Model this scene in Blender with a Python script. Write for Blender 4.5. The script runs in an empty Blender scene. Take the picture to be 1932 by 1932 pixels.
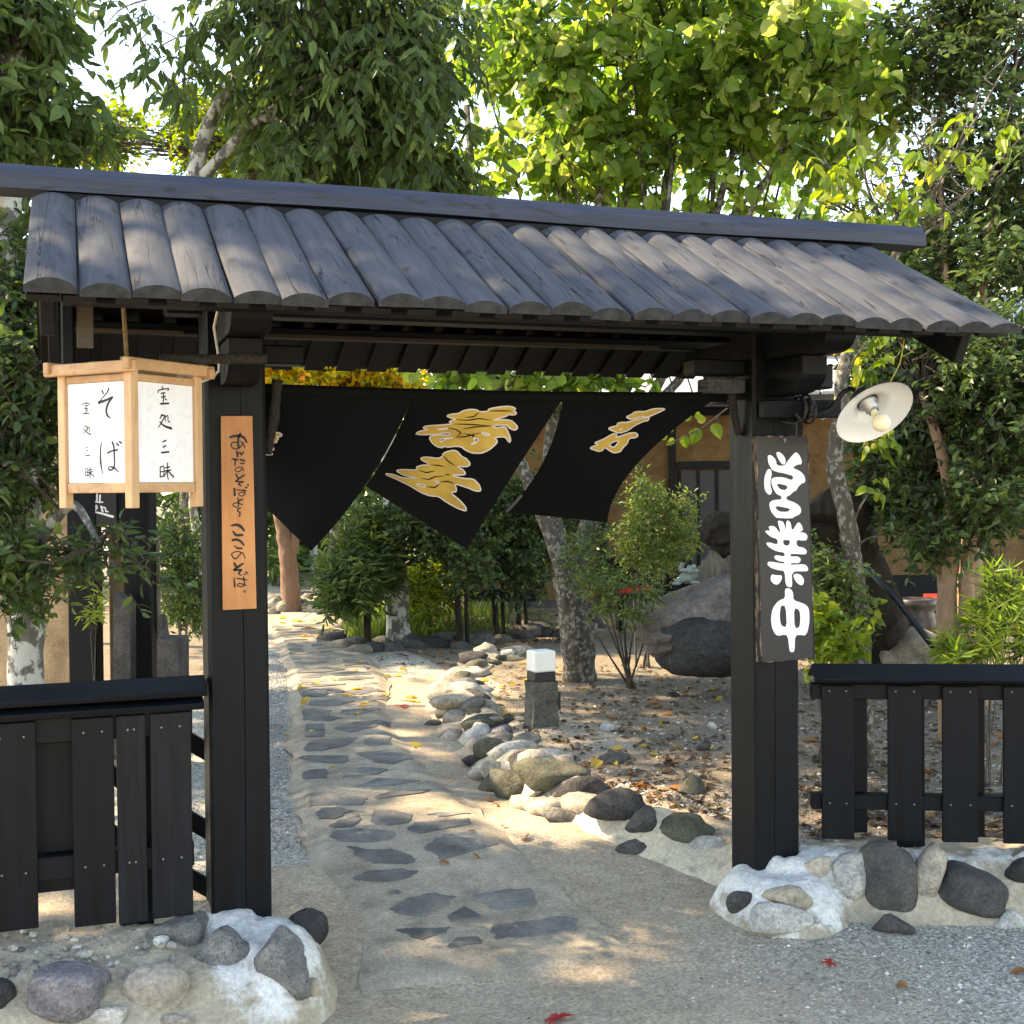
import bpy, math, random
import numpy as np
from mathutils import Vector, Matrix
from mathutils.geometry import tessellate_polygon

# ------------------------------------------------------------------ camera, sky, sun, exposure
scene = bpy.context.scene
random.seed(11)
RNG = np.random.default_rng(11)
CF, CX = 2358.8, 966.0                       # focal length and centre, in pixels of a 1932 px wide frame
CAM = np.array([-0.5149, -4.2488, 1.4522])
FW = np.array([0.33068873, 0.94355333, -0.01876353])
RT = np.array([0.94362446, -0.33089387, -0.00906236])
UP = np.array([0.01475956, 0.0147089, 0.99978288])
cd = bpy.data.cameras.new('camera'); cam = bpy.data.objects.new('camera', cd); scene.collection.objects.link(cam)
cd.sensor_width = 36.0; cd.lens = 36.0 * CF / 1932.0; cd.clip_start = 0.05; cd.clip_end = 500
cam.matrix_world = Matrix(((RT[0], UP[0], -FW[0], CAM[0]), (RT[1], UP[1], -FW[1], CAM[1]), (RT[2], UP[2], -FW[2], CAM[2]), (0, 0, 0, 1)))
scene.camera = cam

SUN_EL = math.radians(43)
SUN_AZ = math.atan2(-0.80, 0.60)             # clockwise from +Y: left and behind the gate
SUN = Vector((math.sin(SUN_AZ) * math.cos(SUN_EL), math.cos(SUN_AZ) * math.cos(SUN_EL), math.sin(SUN_EL)))
world = bpy.data.worlds.new('World'); scene.world = world; world.use_nodes = True
wn, wl = world.node_tree.nodes, world.node_tree.links
bg = wn['Background']; sky = wn.new('ShaderNodeTexSky'); sky.sky_type = 'NISHITA'; sky.sun_disc = False
sky.sun_elevation = SUN_EL; sky.sun_rotation = SUN_AZ; sky.air_density = 1.0; sky.dust_density = 0.2; sky.ozone_density = 1.3
wl.new(sky.outputs[0], bg.inputs[0]); bg.inputs[1].default_value = 0.15
sl = bpy.data.lights.new('sun', 'SUN'); sl.energy = 3.4; sl.angle = math.radians(0.6); sl.color = (1.0, 0.90, 0.74)
so = bpy.data.objects.new('sun', sl); scene.collection.objects.link(so)
so.rotation_mode = 'QUATERNION'; so.rotation_quaternion = SUN.to_track_quat('Z', 'Y'); so.location = (-8, 8, 12)
vs = scene.view_settings; vs.view_transform = 'Standard'; vs.look = 'None'; vs.exposure = 2.35; vs.use_white_balance = True; vs.white_balance_temperature = 8500; vs.white_balance_tint = 11; vs.gamma = 1.0; vs.use_curve_mapping = False
scene.render.engine = 'CYCLES'
scene.cycles.max_bounces = 5; scene.cycles.diffuse_bounces = 3; scene.cycles.glossy_bounces = 2; scene.cycles.transmission_bounces = 3; scene.cycles.transparent_max_bounces = 4

# ------------------------------------------------------------------ pixel <-> place helpers (survey of the photograph)
def ray(x, y):
    return FW + RT * (x - CX) / CF - UP * (y - CX) / CF
def onX(x, y, v): d = ray(x, y); return CAM + d * (v - CAM[0]) / d[0]
def onY(x, y, v): d = ray(x, y); return CAM + d * (v - CAM[1]) / d[1]
def onZ(x, y, v): d = ray(x, y); return CAM + d * (v - CAM[2]) / d[2]
def W(x, y, dep): return CAM + ray(x, y) * dep           # dep = distance along the viewing axis
def onP(x, y, p0, n): d = ray(x, y); return CAM + d * (np.dot(np.asarray(p0) - CAM, n) / np.dot(d, n))
def proj(P):
    d = np.asarray(P, float) - CAM; z = d @ FW
    return np.array([CX + CF * (d @ RT) / z, CX - CF * (d @ UP) / z])
def nrm(v): v = np.asarray(v, float); return v / (np.linalg.norm(v) + 1e-12)
def sstep(t): t = np.clip(t, 0, 1); return t * t * (3 - 2 * t)

# ------------------------------------------------------------------ mesh collector
class MB:
    def __init__(s): s.v = []; s.q = []; s.t = []; s.r = []; s.n = 0
    def add(s, v, quads=None, tris=None, rnd=None):
        v = np.asarray(v, float).reshape(-1, 3); s.v.append(v)
        if quads is not None and len(quads): s.q.append(np.asarray(quads, np.int64).reshape(-1, 4) + s.n)
        if tris is not None and len(tris): s.t.append(np.asarray(tris, np.int64).reshape(-1, 3) + s.n)
        s.r.append(np.full(len(v), 0.5) if rnd is None else np.broadcast_to(np.asarray(rnd, float), (len(v),)))
        s.n += len(v); return s
    def mesh(s, name, smooth=False, origin=(0, 0, 0)):
        me = bpy.data.meshes.new(name)
        V = np.concatenate(s.v) - np.asarray(origin, float)
        Q = np.concatenate(s.q) if s.q else np.zeros((0, 4), np.int64); T = np.concatenate(s.t) if s.t else np.zeros((0, 3), np.int64)
        me.vertices.add(len(V)); me.vertices.foreach_set('co', V.astype(np.float32).ravel())
        nl = Q.size + T.size; me.loops.add(nl); me.loops.foreach_set('vertex_index', np.concatenate([Q.ravel(), T.ravel()]).astype(np.int32))
        me.polygons.add(len(Q) + len(T))
        st = np.concatenate([np.arange(len(Q)) * 4, Q.size + np.arange(len(T)) * 3]).astype(np.int32)
        me.polygons.foreach_set('loop_start', st)
        me.polygons.foreach_set('use_smooth', np.full(len(st), bool(smooth)))
        a = me.attributes.new('rnd', 'FLOAT', 'POINT'); a.data.foreach_set('value', np.concatenate(s.r).astype(np.float32))
        me.update(calc_edges=True); me.validate(); return me
    # ---- shapes
    def box(s, x0, x1, y0, y1, z0, z1, rnd=None, bev=0.0):
        return s.obox(((x0 + x1) / 2, (y0 + y1) / 2, (z0 + z1) / 2), (1, 0, 0), (0, 1, 0), (0, 0, 1), (x1 - x0) / 2, (y1 - y0) / 2, (z1 - z0) / 2, rnd, bev)
    def obox(s, c, ax, ay, az, hx, hy, hz, rnd=None, bev=0.004):
        c, ax, ay, az = [np.asarray(k, float) for k in (c, ax, ay, az)]
        b = min(bev, hx * .45, hy * .45, hz * .45)
        if b <= 0:
            v = [c + ax * hx * i + ay * hy * j + az * hz * k for i, j, k in ((-1,-1,-1),(1,-1,-1),(1,1,-1),(-1,1,-1),(-1,-1,1),(1,-1,1),(1,1,1),(-1,1,1))]
            return s.add(v, [(3,2,1,0),(4,5,6,7),(0,1,5,4),(1,2,6,5),(2,3,7,6),(3,0,4,7)], rnd=rnd)
        v = []; idx = {}
        for i in (-1, 1):
            for j in (-1, 1):
                for k in (-1, 1):
                    for a, (dx, dy, dz) in enumerate(((0, b, b), (b, 0, b), (b, b, 0))):
                        idx[i, j, k, a] = len(v); v.append(c + ax * i * (hx - dx) + ay * j * (hy - dy) + az * k * (hz - dz))
        q = []; t = []
        I = lambda i, j, k, a: idx[i, j, k, a]
        for i in (-1, 1):
            f = [I(i,-1,-1,0), I(i,1,-1,0), I(i,1,1,0), I(i,-1,1,0)]; q.append(f if i > 0 else f[::-1])
            f = [I(-1,i,-1,1), I(-1,i,1,1), I(1,i,1,1), I(1,i,-1,1)]; q.append(f if i > 0 else f[::-1])
            f = [I(-1,-1,i,2), I(1,-1,i,2), I(1,1,i,2), I(-1,1,i,2)]; q.append(f if i > 0 else f[::-1])
            for j in (-1, 1):
                f = [I(i,j,-1,0), I(i,j,-1,1), I(i,j,1,1), I(i,j,1,0)]; q.append(f if i * j > 0 else f[::-1])
                f = [I(i,-1,j,0), I(i,1,j,0), I(i,1,j,2), I(i,-1,j,2)]; q.append(f if i * j > 0 else f[::-1])
                f = [I(-1,i,j,1), I(-1,i,j,2), I(1,i,j,2), I(1,i,j,1)]; q.append(f if i * j > 0 else f[::-1])
                for k in (-1, 1):
                    f = [I(i,j,k,0), I(i,j,k,1), I(i,j,k,2)]; t.append(f if i * j * k > 0 else f[::-1])
        return s.add(v, q, t, rnd)
    def plank(s, a, b, w, h, up=(0, 0, 1), rnd=None, bev=0.004):        # bar from a to b, w wide, h high
        a, b = np.asarray(a, float), np.asarray(b, float); ay = nrm(b - a); ax = nrm(np.cross(ay, up)); az = np.cross(ax, ay)
        return s.obox((a + b) / 2, ax, ay, az, w / 2, np.linalg.norm(b - a) / 2, h / 2, rnd, bev)
    def tube(s, pts, rad, n=8, rnd=None, cap=True, wob=0.0):
        pts = np.asarray(pts, float); m = len(pts); rad = np.broadcast_to(np.asarray(rad, float), (m,))
        tg = np.gradient(pts, axis=0); tg /= np.linalg.norm(tg, axis=1)[:, None] + 1e-9
        ref = np.array([0, 0, 1.]) if abs(tg[0][2]) < .9 else np.array([1., 0, 0]); V = []
        u = nrm(np.cross(tg[0], ref)); ang = np.arange(n) * 2 * math.pi / n
        for i in range(m):
            u = nrm(u - tg[i] * (u @ tg[i])); w = np.cross(tg[i], u)
            rr = rad[i] * (1 + (RNG.normal(0, wob, n) if wob else 0))
            V.append(pts[i] + (np.cos(ang) * rr)[:, None] * u + (np.sin(ang) * rr)[:, None] * w)
        V = np.concatenate(V); q = []
        i, j = np.meshgrid(np.arange(m - 1), np.arange(n), indexing='ij'); k = (j + 1) % n
        q = np.stack([i * n + j, i * n + k, (i + 1) * n + k, (i + 1) * n + j], -1).reshape(-1, 4)
        t = []
        if cap:
            V = np.concatenate([V, pts[:1], pts[-1:]]); a, b = m * n, m * n + 1
            for j in range(n): t += [(a, (j + 1) % n, j), (b, (m - 1) * n + j, (m - 1) * n + (j + 1) % n)]
        return s.add(V, q, t, rnd)
    def grid(s, P, rnd=None):                     # P (m,n,3)
        m, n = P.shape[:2]; i, j = np.meshgrid(np.arange(m - 1), np.arange(n - 1), indexing='ij')
        q = np.stack([i * n + j, i * n + j + 1, (i + 1) * n + j + 1, (i + 1) * n + j], -1).reshape(-1, 4)
        return s.add(P.reshape(-1, 3), q, rnd=None if rnd is None else np.asarray(rnd).ravel())
    def lathe(s, prof, c, ax, n=40, rnd=None):    # prof: (r, h) along axis ax
        ax = nrm(ax); u = nrm(np.cross(ax, (0, 0, 1) if abs(ax[2]) < .9 else (1, 0, 0))); w = np.cross(ax, u)
        a = np.arange(n + 1) * 2 * math.pi / n
        P = np.array([[np.asarray(c) + ax * h + r * (math.cos(t) * u + math.sin(t) * w) for t in a] for r, h in prof])
        return s.grid(P, rnd)
    def prism(s, poly, n, th, rnd=None):          # planar polygon (world points, in order) extruded by th along n
        P = np.asarray(poly, float); m = len(P); n = np.asarray(n, float) * th
        t = tessellate_polygon([[Vector(p) for p in P]])
        T = [tuple(x) for x in t]; T2 = []
        for a, b, c in T:
            nn = np.cross(P[b] - P[a], P[c] - P[a])
            T2.append((a, b, c) if nn @ n > 0 else (a, c, b))
        tri = [(a + m, b + m, c + m) for a, b, c in T2] + [(a, c, b) for a, b, c in T2]
        q = [(i, (i + 1) % m, (i + 1) % m + m, i + m) for i in range(m)]
        return s.add(np.concatenate([P, P + n]), q, tri, rnd)

_ico = {}
def ico(k):
    if k not in _ico:
        import bmesh
        b = bmesh.new(); bmesh.ops.create_icosphere(b, subdivisions=k, radius=1.0)
        _ico[k] = (np.array([v.co[:] for v in b.verts]), np.array([[v.index for v in f.verts] for f in b.faces])); b.free()
    return _ico[k]
def rock(mb, c, size, rot=0.0, seed=0, sub=3, rough=.06, facets=10, sharp=9, tilt=None, rnd=None, boxy=0):
    r = np.random.default_rng(seed); V, F = ico(sub)
    N = r.normal(size=(facets, 3)); N /= np.linalg.norm(N, axis=1)[:, None]; dd = r.uniform(.72, 1.05, facets)
    D = np.maximum(V @ N.T / dd, 0)
    rad = 1.0 / np.maximum(((D ** sharp).sum(1)) ** (1 / sharp), .62)
    if boxy: rad = .25 * rad + .75 * .86 / (np.abs(V) ** boxy).sum(1) ** (1 / boxy)
    for fr, am in ((2.1, rough), (5.3, rough * .6), (11.0, rough * .35)):
        ph = r.uniform(0, 6.28, (4, 3)); K = r.normal(size=(4, 3)) * fr
        rad = rad + am * sum(np.sin(V @ K[i] + ph[i, 0]) for i in range(4)) / 4
    P = V * rad[:, None] * np.asarray(size)
    ca, sa = math.cos(rot), math.sin(rot); R = np.array([[ca, -sa, 0], [sa, ca, 0], [0, 0, 1]])
    if tilt is not None: R = R @ np.array(Matrix.Rotation(tilt, 3, 'Y'))
    return mb.add(P @ R.T + np.asarray(c), tris=F, rnd=rnd)

# ------------------------------------------------------------------ objects
COL = scene.collection; ORG = {}
def thing(name, label, cat, loc=(0, 0, 0), group=None):
    o = bpy.data.objects.new(name, None); COL.objects.link(o); o.location = loc; o.empty_display_size = .05
    o['label'] = label; o['category'] = cat
    if group: o['group'] = group
    ORG[o] = np.asarray(loc, float); return o
def obj(name, mb, mat, parent=None, label=None, cat=None, group=None, kind=None, smooth=False, origin=None):
    org = ORG[parent] if parent is not None else (np.asarray(origin, float) if origin is not None else np.zeros(3))
    me = mb.mesh(name, smooth, org); me.materials.append(mat)
    o = bpy.data.objects.new(name, me); COL.objects.link(o); ORG[o] = org
    if parent is not None: o.parent = parent
    else: o.location = org
    for k, v in (('label', label), ('category', cat), ('group', group), ('kind', kind)):
        if v: o[k] = v
    return o
def share(name, me, loc, parent, rot=None, scale=None, **props):     # another object on the same mesh data
    o = bpy.data.objects.new(name, me); COL.objects.link(o)
    o.location = np.asarray(loc) - (ORG[parent] if parent is not None else 0)
    if rot is not None: o.rotation_euler = rot
    if scale is not None: o.scale = scale
    if parent is not None: o.parent = parent
    for k, v in props.items(): o[k] = v
    ORG[o] = np.asarray(loc, float); return o

# ------------------------------------------------------------------ materials
def lin(c):                                   # sRGB 0-255 -> linear
    return tuple(((x / 255 + .055) / 1.055) ** 2.4 if x > 10 else x / 255 / 12.92 for x in c) + (1,)
class Mat:
    def __init__(s, name, rough=.7, spec=.3):
        s.m = bpy.data.materials.new(name); s.m.use_nodes = True; s.N = s.m.node_tree.nodes; s.L = s.m.node_tree.links
        s.b = s.N['Principled BSDF']; s.b.inputs['Roughness'].default_value = rough; s.b.inputs['Specular IOR Level'].default_value = spec
        s.tc = s.N.new('ShaderNodeTexCoord'); s._h = []
    def map(s, scale=(1, 1, 1), co='Object', rndoff=False):
        mp = s.N.new('ShaderNodeMapping'); mp.inputs['Scale'].default_value = scale; s.L.new(s.tc.outputs[co], mp.inputs[0])
        if rndoff:
            oi = s.N.new('ShaderNodeObjectInfo'); ml = s.N.new('ShaderNodeMath'); ml.operation = 'MULTIPLY'; ml.inputs[1].default_value = 37.0
            s.L.new(oi.outputs['Random'], ml.inputs[0]); cb = s.N.new('ShaderNodeCombineXYZ')
            for i in range(3): s.L.new(ml.outputs[0], cb.inputs[i])
            s.L.new(cb.outputs[0], mp.inputs['Location'])
        return mp.outputs[0]
    def noise(s, vec, scale=5, det=5, rough=.6, dist=0):
        n = s.N.new('ShaderNodeTexNoise'); s.L.new(vec, n.inputs['Vector'])
        for k, v in (('Scale', scale), ('Detail', det), ('Roughness', rough), ('Distortion', dist)): n.inputs[k].default_value = v
        return n.outputs['Fac']
    def voro(s, vec, scale=5, feat='F1', out='Distance'):
        n = s.N.new('ShaderNodeTexVoronoi'); n.feature = feat; n.inputs['Scale'].default_value = scale; s.L.new(vec, n.inputs['Vector']); return n.outputs[out]
    def ramp(s, fac, stops, interp='LINEAR'):
        r = s.N.new('ShaderNodeValToRGB'); r.color_ramp.interpolation = interp; e = r.color_ramp.elements
        while len(e) > 1: e.remove(e[-1])
        e[0].position, e[0].color = stops[0]
        for p, c in stops[1:]: k = e.new(p); k.color = c
        s.L.new(fac, r.inputs[0]); return r.outputs[0]
    def mix(s, fac, a, b, mode='MIX'):
        m = s.N.new('ShaderNodeMix'); m.data_type = 'RGBA'; m.blend_type = mode
        for k, v in ((0, fac), (6, a), (7, b)):
            if hasattr(v, 'is_linked'): s.L.new(v, m.inputs[k])
            else: m.inputs[k].default_value = v
        return m.outputs[2]
    def math(s, op, a, b=0.0):
        m = s.N.new('ShaderNodeMath'); m.operation = op
        for k, v in ((0, a), (1, b)):
            if hasattr(v, 'is_linked'): s.L.new(v, m.inputs[k])
            else: m.inputs[k].default_value = v
        return m.outputs[0]
    def attr(s, n='rnd'):
        a = s.N.new('ShaderNodeAttribute'); a.attribute_name = n; return a.outputs['Fac']
    def color(s, c):
        if hasattr(c, 'is_linked'): s.L.new(c, s.b.inputs['Base Color'])
        else: s.b.inputs['Base Color'].default_value = c
        s.c = c; return s
    def bump(s, h, st=.3, dist=.01):
        b = s.N.new('ShaderNodeBump'); b.inputs['Strength'].default_value = st; b.inputs['Distance'].default_value = dist
        s.L.new(h, b.inputs['Height'])
        if s._h: s.L.new(s._h[-1].outputs[0], b.inputs['Normal'])
        s._h.append(b); s.L.new(b.outputs[0], s.b.inputs['Normal']); return s
    def roughness(s, f): s.L.new(f, s.b.inputs['Roughness']); return s
G = lambda r, g, b: (r, g, b, 1)

def black_wood(name, axis, c0=G(.0007, .0010, .0018), c1=G(.0034, .0046, .0078), rough=.55):
    m = Mat(name, rough, .16); sc = [34, 34, 34]; sc[axis] = 2.2
    v = m.map(sc, rndoff=True); n = m.noise(v, 1.0, 6, .65, .6); w = m.noise(m.map((3, 3, 3), rndoff=True), 1.2, 3)
    m.color(m.mix(w, m.ramp(n, [(.3, c0), (.72, c1)]), m.ramp(n, [(.3, c0), (.8, G(c1[0] * 1.9, c1[1] * 1.85, c1[2] * 1.75))])))
    m.bump(n, .4, .004); m.roughness(m.ramp(n, [(.2, G(.4, .4, .4)), (.9, G(.68, .68, .68))])); return m.m
M = {}
for k, a in (('bx', 0), ('by', 1), ('bz', 2)): M[k] = black_wood('black_stained_wood_' + k[1], a)
M['bgrain'] = black_wood('black_brown_grained_wood', 2, G(.0018, .0023, .0035), G(.0092, .0107, .0148), .62)
M['under'] = black_wood('shade_darkened_underside_wood', 1, G(.0016, .0014, .0013), G(.0042, .0036, .0033), .85)  # colour darkened to stand for the shade under the roof
M['trim'] = black_wood('bare_brown_trim_wood', 0, G(.026, .021, .017), G(.055, .044, .035), .75)

# weathered grey log wood (length along local y)
m = Mat('weathered_grey_log_wood', .8, .15)
v = m.map((26, 2.6, 26), rndoff=True); n = m.noise(v, 1.0, 7, .7, .9)
big = m.noise(m.map((4, 2, 4), rndoff=True), 1.3, 4, .6)
base = m.mix(big, m.ramp(n, [(.25, G(0.0291, 0.0317, 0.0400)), (.5, G(0.0515, 0.0554, 0.0670)), (.8, G(0.0765, 0.0808, 0.0931))]), m.ramp(n, [(.25, G(0.0373, 0.0383, 0.0429)), (.55, G(0.0663, 0.0679, 0.0747)), (.85, G(0.0970, 0.0984, 0.1052))]))
cr = m.noise(m.map((20, .9, 20), rndoff=True), 1.0, 2, .5, 1.4)
crack = m.ramp(m.math('ABSOLUTE', m.math('SUBTRACT', cr, .5)), [(.0, G(1, 1, 1)), (.0065, G(.75, .75, .75)), (.012, G(0, 0, 0))])
cmask = m.ramp(m.noise(m.map((9, 1.5, 9), rndoff=True), 1.0, 2), [(.50, G(0, 0, 0)), (.58, G(1, 1, 1))])
crk = m.math('MULTIPLY', crack, cmask)
kn = m.voro(m.map((13, 7, 7), rndoff=True), 1.0)
knot = m.ramp(kn, [(.0, G(1, 1, 1)), (.10, G(.8, .8, .8)), (.17, G(.25, .25, .25)), (.25, G(0, 0, 0))])
base = m.mix(m.math('MULTIPLY', knot, .85), base, G(.030, .027, .026))
m.color(m.mix(crk, base, G(.012, .012, .014))); m.bump(n, .3, .003); m.bump(m.math('SUBTRACT', 1.0, crk), .6, .006); M['log'] = m.m
m = Mat('grey_blue_ridge_wood', .6, .3); v = m.map((2.0, 26, 26)); n = m.noise(v, 1.0, 7, .7, .8)
kn = m.voro(m.map((5, 12, 12)), 1.0); knot = m.ramp(kn, [(0, G(1, 1, 1)), (.08, G(.7, .7, .7)), (.16, G(0, 0, 0))])
cr = m.noise(m.map((1.0, 20, 20)), 1.0, 2, .5, 1.0); crack = m.ramp(m.math('ABSOLUTE', m.math('SUBTRACT', cr, .5)), [(0, G(1, 1, 1)), (.012, G(0, 0, 0))])
c = m.mix(m.math('MULTIPLY', knot, .8), m.ramp(n, [(.25, G(0.0162, 0.0204, 0.0349)), (.55, G(0.0295, 0.0359, 0.0584)), (.85, G(0.0468, 0.0551, 0.0843))]), G(0.0072, 0.0082, 0.0135))
m.color(m.mix(m.math('MULTIPLY', crack, .8), c, G(.012, .013, .016))); m.bump(n, .35, .004); M['ridge'] = m.m
m = Mat('log_end_grain', .8, .2); v = m.map((30, 30, 30), rndoff=True); n = m.noise(v, 1, 5); m.color(m.ramp(n, [(.3, G(.014, .016, .019)), (.75, G(.040, .044, .050))])); m.bump(n, .4, .004); M['logend'] = m.m

def lightwood(name, c0, c1, axis=2, rough=.55, sc=30, low=2.0):
    m = Mat(name, rough, .3); s_ = [sc] * 3; s_[axis] = low; n = m.noise(m.map(s_, rndoff=True), 1, 5, .6, .7)
    st = m.noise(m.map((4, 4, 4), rndoff=True), 1.5, 4)
    m.color(m.mix(m.ramp(st, [(.45, G(0, 0, 0)), (.8, G(.5, .5, .5))]), m.ramp(n, [(.28, c0), (.75, c1)]), G(c0[0] * .6, c0[1] * .55, c0[2] * .5))); m.bump(n, .15, .002); return m.m
M['cedar'] = lightwood('pale_cedar_frame', G(.40, .235, .125), G(.60, .40, .235))
M['cedarx'] = lightwood('pale_cedar_rail', G(.34, .19, .10), G(.54, .34, .19), 0)
M['board'] = lightwood('orange_brown_board', G(.36, .145, .052), G(.53, .245, .095), 2, .5, 22, 1.6)
m = Mat('washi_paper', .85, .1); n = m.noise(m.map((9, 9, 9)), 1, 6, .7, 2.5); s2 = m.noise(m.map((5, 5, 3)), 1.3, 3)
c = m.ramp(n, [(.40, G(0.6560, 0.6561, 0.6970)), (.47, G(0.6960, 0.7047, 0.7565)), (.58, G(0.7040, 0.7128, 0.7650)), (.62, G(0.6240, 0.6075, 0.6120)), (.66, G(0.7040, 0.7128, 0.7650))])
m.color(m.mix(m.ramp(s2, [(.60, G(0, 0, 0)), (.78, G(.5, .5, .5))]), c, G(.60, .50, .38))); M['paper'] = m.m
def plain(name, c, rough=.6, spec=.3, var=.15, sc=14, bump=0.0, metal=0.0):
    m = Mat(name, rough, spec); n = m.noise(m.map((sc, sc, sc), rndoff=True), 1, 5)
    m.color(m.ramp(n, [(.25, G(*[x * (1 - var) for x in c[:3]])), (.75, G(*[min(1, x * (1 + var)) for x in c[:3]]))]))
    if bump: m.bump(n, bump, .004)
    m.b.inputs['Metallic'].default_value = metal; return m.m
M['ink'] = plain('black_ink', (.008, .007, .012), .5, .3)
M['paintblk'] = plain('black_lettering_paint', (.006, .006, .008), .5, .3)
m = Mat('white_brushed_paint', .6, .3); n = m.noise(m.map((60, 60, 5)), 1, 5); n2 = m.noise(m.map((6, 6, 6)), 1, 4)
m.color(m.mix(m.ramp(n2, [(.45, G(0, 0, 0)), (.8, G(.35, .35, .35))]), m.ramp(n, [(.3, G(.62, .64, .70)), (.6, G(.80, .82, .88))]), G(.50, .46, .42))); M['white'] = m.m
m = Mat('worn_black_sign_paint', .5, .35); n = m.noise(m.map((5, 5, 5)), 1, 6); m.color(m.ramp(n, [(.3, G(.011, .010, .013)), (.75, G(.022, .019, .022))])); M['signblk'] = m.m
m = Mat('worn_sign_edge', .75, .2); n = m.noise(m.map((30, 30, 8)), 1, 5, .7); m.color(m.ramp(n, [(.50, G(.016, .014, .015)), (.60, G(.20, .14, .10)), (.75, G(.42, .34, .26))])); M['signedge'] = m.m
m = Mat('gold_dye', .75, .2); n = m.noise(m.map((7, 7, 7)), 1, 5); m.color(m.ramp(n, [(.3, G(.29, .195, .045)), (.55, G(.43, .295, .068)), (.8, G(.50, .36, .105))])); M['gold'] = m.m
M['goldline'] = plain('pale_resist_outline', (.52, .48, .50), .8, .2)
m = Mat('black_noren_cloth', .9, .12); n = m.noise(m.map((160, 160, 160)), 1, 3); m.color(m.ramp(n, [(.3, G(.0013, .0018, .0026)), (.7, G(.0028, .0036, .0050))])); m.bump(n, .3, .001)
M['cloth'] = m.m
M['hem'] = plain('faded_cloth_hem', (.10, .10, .105), .9, .1)
M['enamel'] = plain('white_enamel', (.62, .62, .63), .25, .5, .05, 6)
M['enameldark'] = plain('dark_enamel_outside', (.05, .055, .06), .3, .5)
M['metal'] = plain('grey_zinc_socket', (.34, .34, .35), .4, .5, .2, 30, 0, .8)
M['bulb'] = plain('cream_frosted_glass', (.78, .72, .50), .25, .5, .03, 5)
M['plastic'] = plain('black_plastic', (.012, .013, .016), .45, .4)
M['whitecube'] = plain('opal_white_plastic', (.82, .80, .74), .4, .4, .03, 5)
M['cord'] = plain('white_cable', (.62, .60, .55), .5, .3)
M['hemp'] = plain('brown_hemp_cord', (.20, .14, .075), .85, .1, .35, 60, .3)
M['ystring'] = plain('yellow_green_string', (.46, .45, .10), .7, .2)
M['screw'] = plain('screw_heads', (.16, .16, .165), .5, .4)
M['red'] = plain('red_felt', (.42, .03, .025), .85, .1)
M['frog'] = plain('green_grey_glazed_stone', (.17, .21, .19), .5, .4, .35, 20, .3)
M['barrel'] = plain('old_brown_glazed_pot', (.055, .042, .038), .42, .5, .5, 8)
M['stump'] = None
# stone family: colour chosen by the per-stone 'rnd' attribute plus noise
def stone(name, cols, rough=.85, sc=9, lich=None, bump=.5, spk=.40):
    m = Mat(name, rough, .25); co = m.map((1, 1, 1), rndoff=True); n = m.noise(co, sc, 8, .65); f = m.noise(co, sc * 9, 4, .7)
    k = len(cols); c = m.ramp(m.attr(), [((i + .5) / k, G(*cc)) for i, cc in enumerate(cols)])
    c = m.mix(1.0, c, m.ramp(n, [(.28, G(.45, .45, .47)), (.5, G(1, 1, 1)), (.72, G(1.65, 1.58, 1.48))]), 'MULTIPLY')
    c = m.mix(1.0, c, m.ramp(f, [(.3, G(1 - spk, 1 - spk, 1 - spk)), (.7, G(1 + spk, 1 + spk, 1 + spk))]), 'MULTIPLY')
    if lich: c = m.mix(m.ramp(m.noise(co, sc * 1.7, 6, .7), [(.60, G(0, 0, 0)), (.68, G(.8, .8, .8))]), c, G(*lich))
    m.color(c); m.bump(n, min(1, bump * 1.5), .05); m.bump(f, min(1, bump * 1.6), .012); return m.m
M['stone'] = stone('mixed_field_stone', [(.075, .068, .064), (.12, .11, .10), (.20, .18, .155), (.27, .235, .19), (.16, .15, .105), (.055, .052, .053)])
M['stonepale'] = stone('pale_limewashed_stone', [(.42, .40, .36), (.50, .48, .45), (.36, .31, .25)])
M['stonedark'] = stone('dark_andesite', [(.050, .046, .046), (.075, .070, .068), (.10, .092, .085)], bump=.6)
M['purple'] = stone('purple_grey_split_stone', [(.20, .185, .20), (.24, .22, .23)], lich=(.42, .38, .35), bump=1.0)
M['buff'] = stone('buff_smooth_boulder', [(.30, .255, .20), (.34, .29, .235)], sc=5, bump=.25)
M['green'] = stone('mossy_green_stone', [(.080, .080, .056), (.115, .110, .080)], lich=(.13, .135, .11))
M['white_rough'] = stone('whitewashed_rough_stone', [(.19, .185, .18), (.24, .23, .22)], lich=(.58, .58, .60), bump=.9, sc=12)
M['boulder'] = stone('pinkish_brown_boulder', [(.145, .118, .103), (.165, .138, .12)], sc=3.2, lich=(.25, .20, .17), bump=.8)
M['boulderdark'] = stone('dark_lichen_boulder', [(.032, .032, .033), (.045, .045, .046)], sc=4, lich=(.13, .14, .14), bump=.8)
M['slatefar'] = stone('sandy_slate_flag', [(.145, .138, .122), (.18, .17, .15), (.21, .198, .172)], sc=6, bump=.3, spk=.15)
M['slate'] = stone('grey_slate_flag', [(.118, .113, .106), (.145, .139, .130), (.172, .164, .150)], sc=6, bump=.35, spk=.12)
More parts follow.
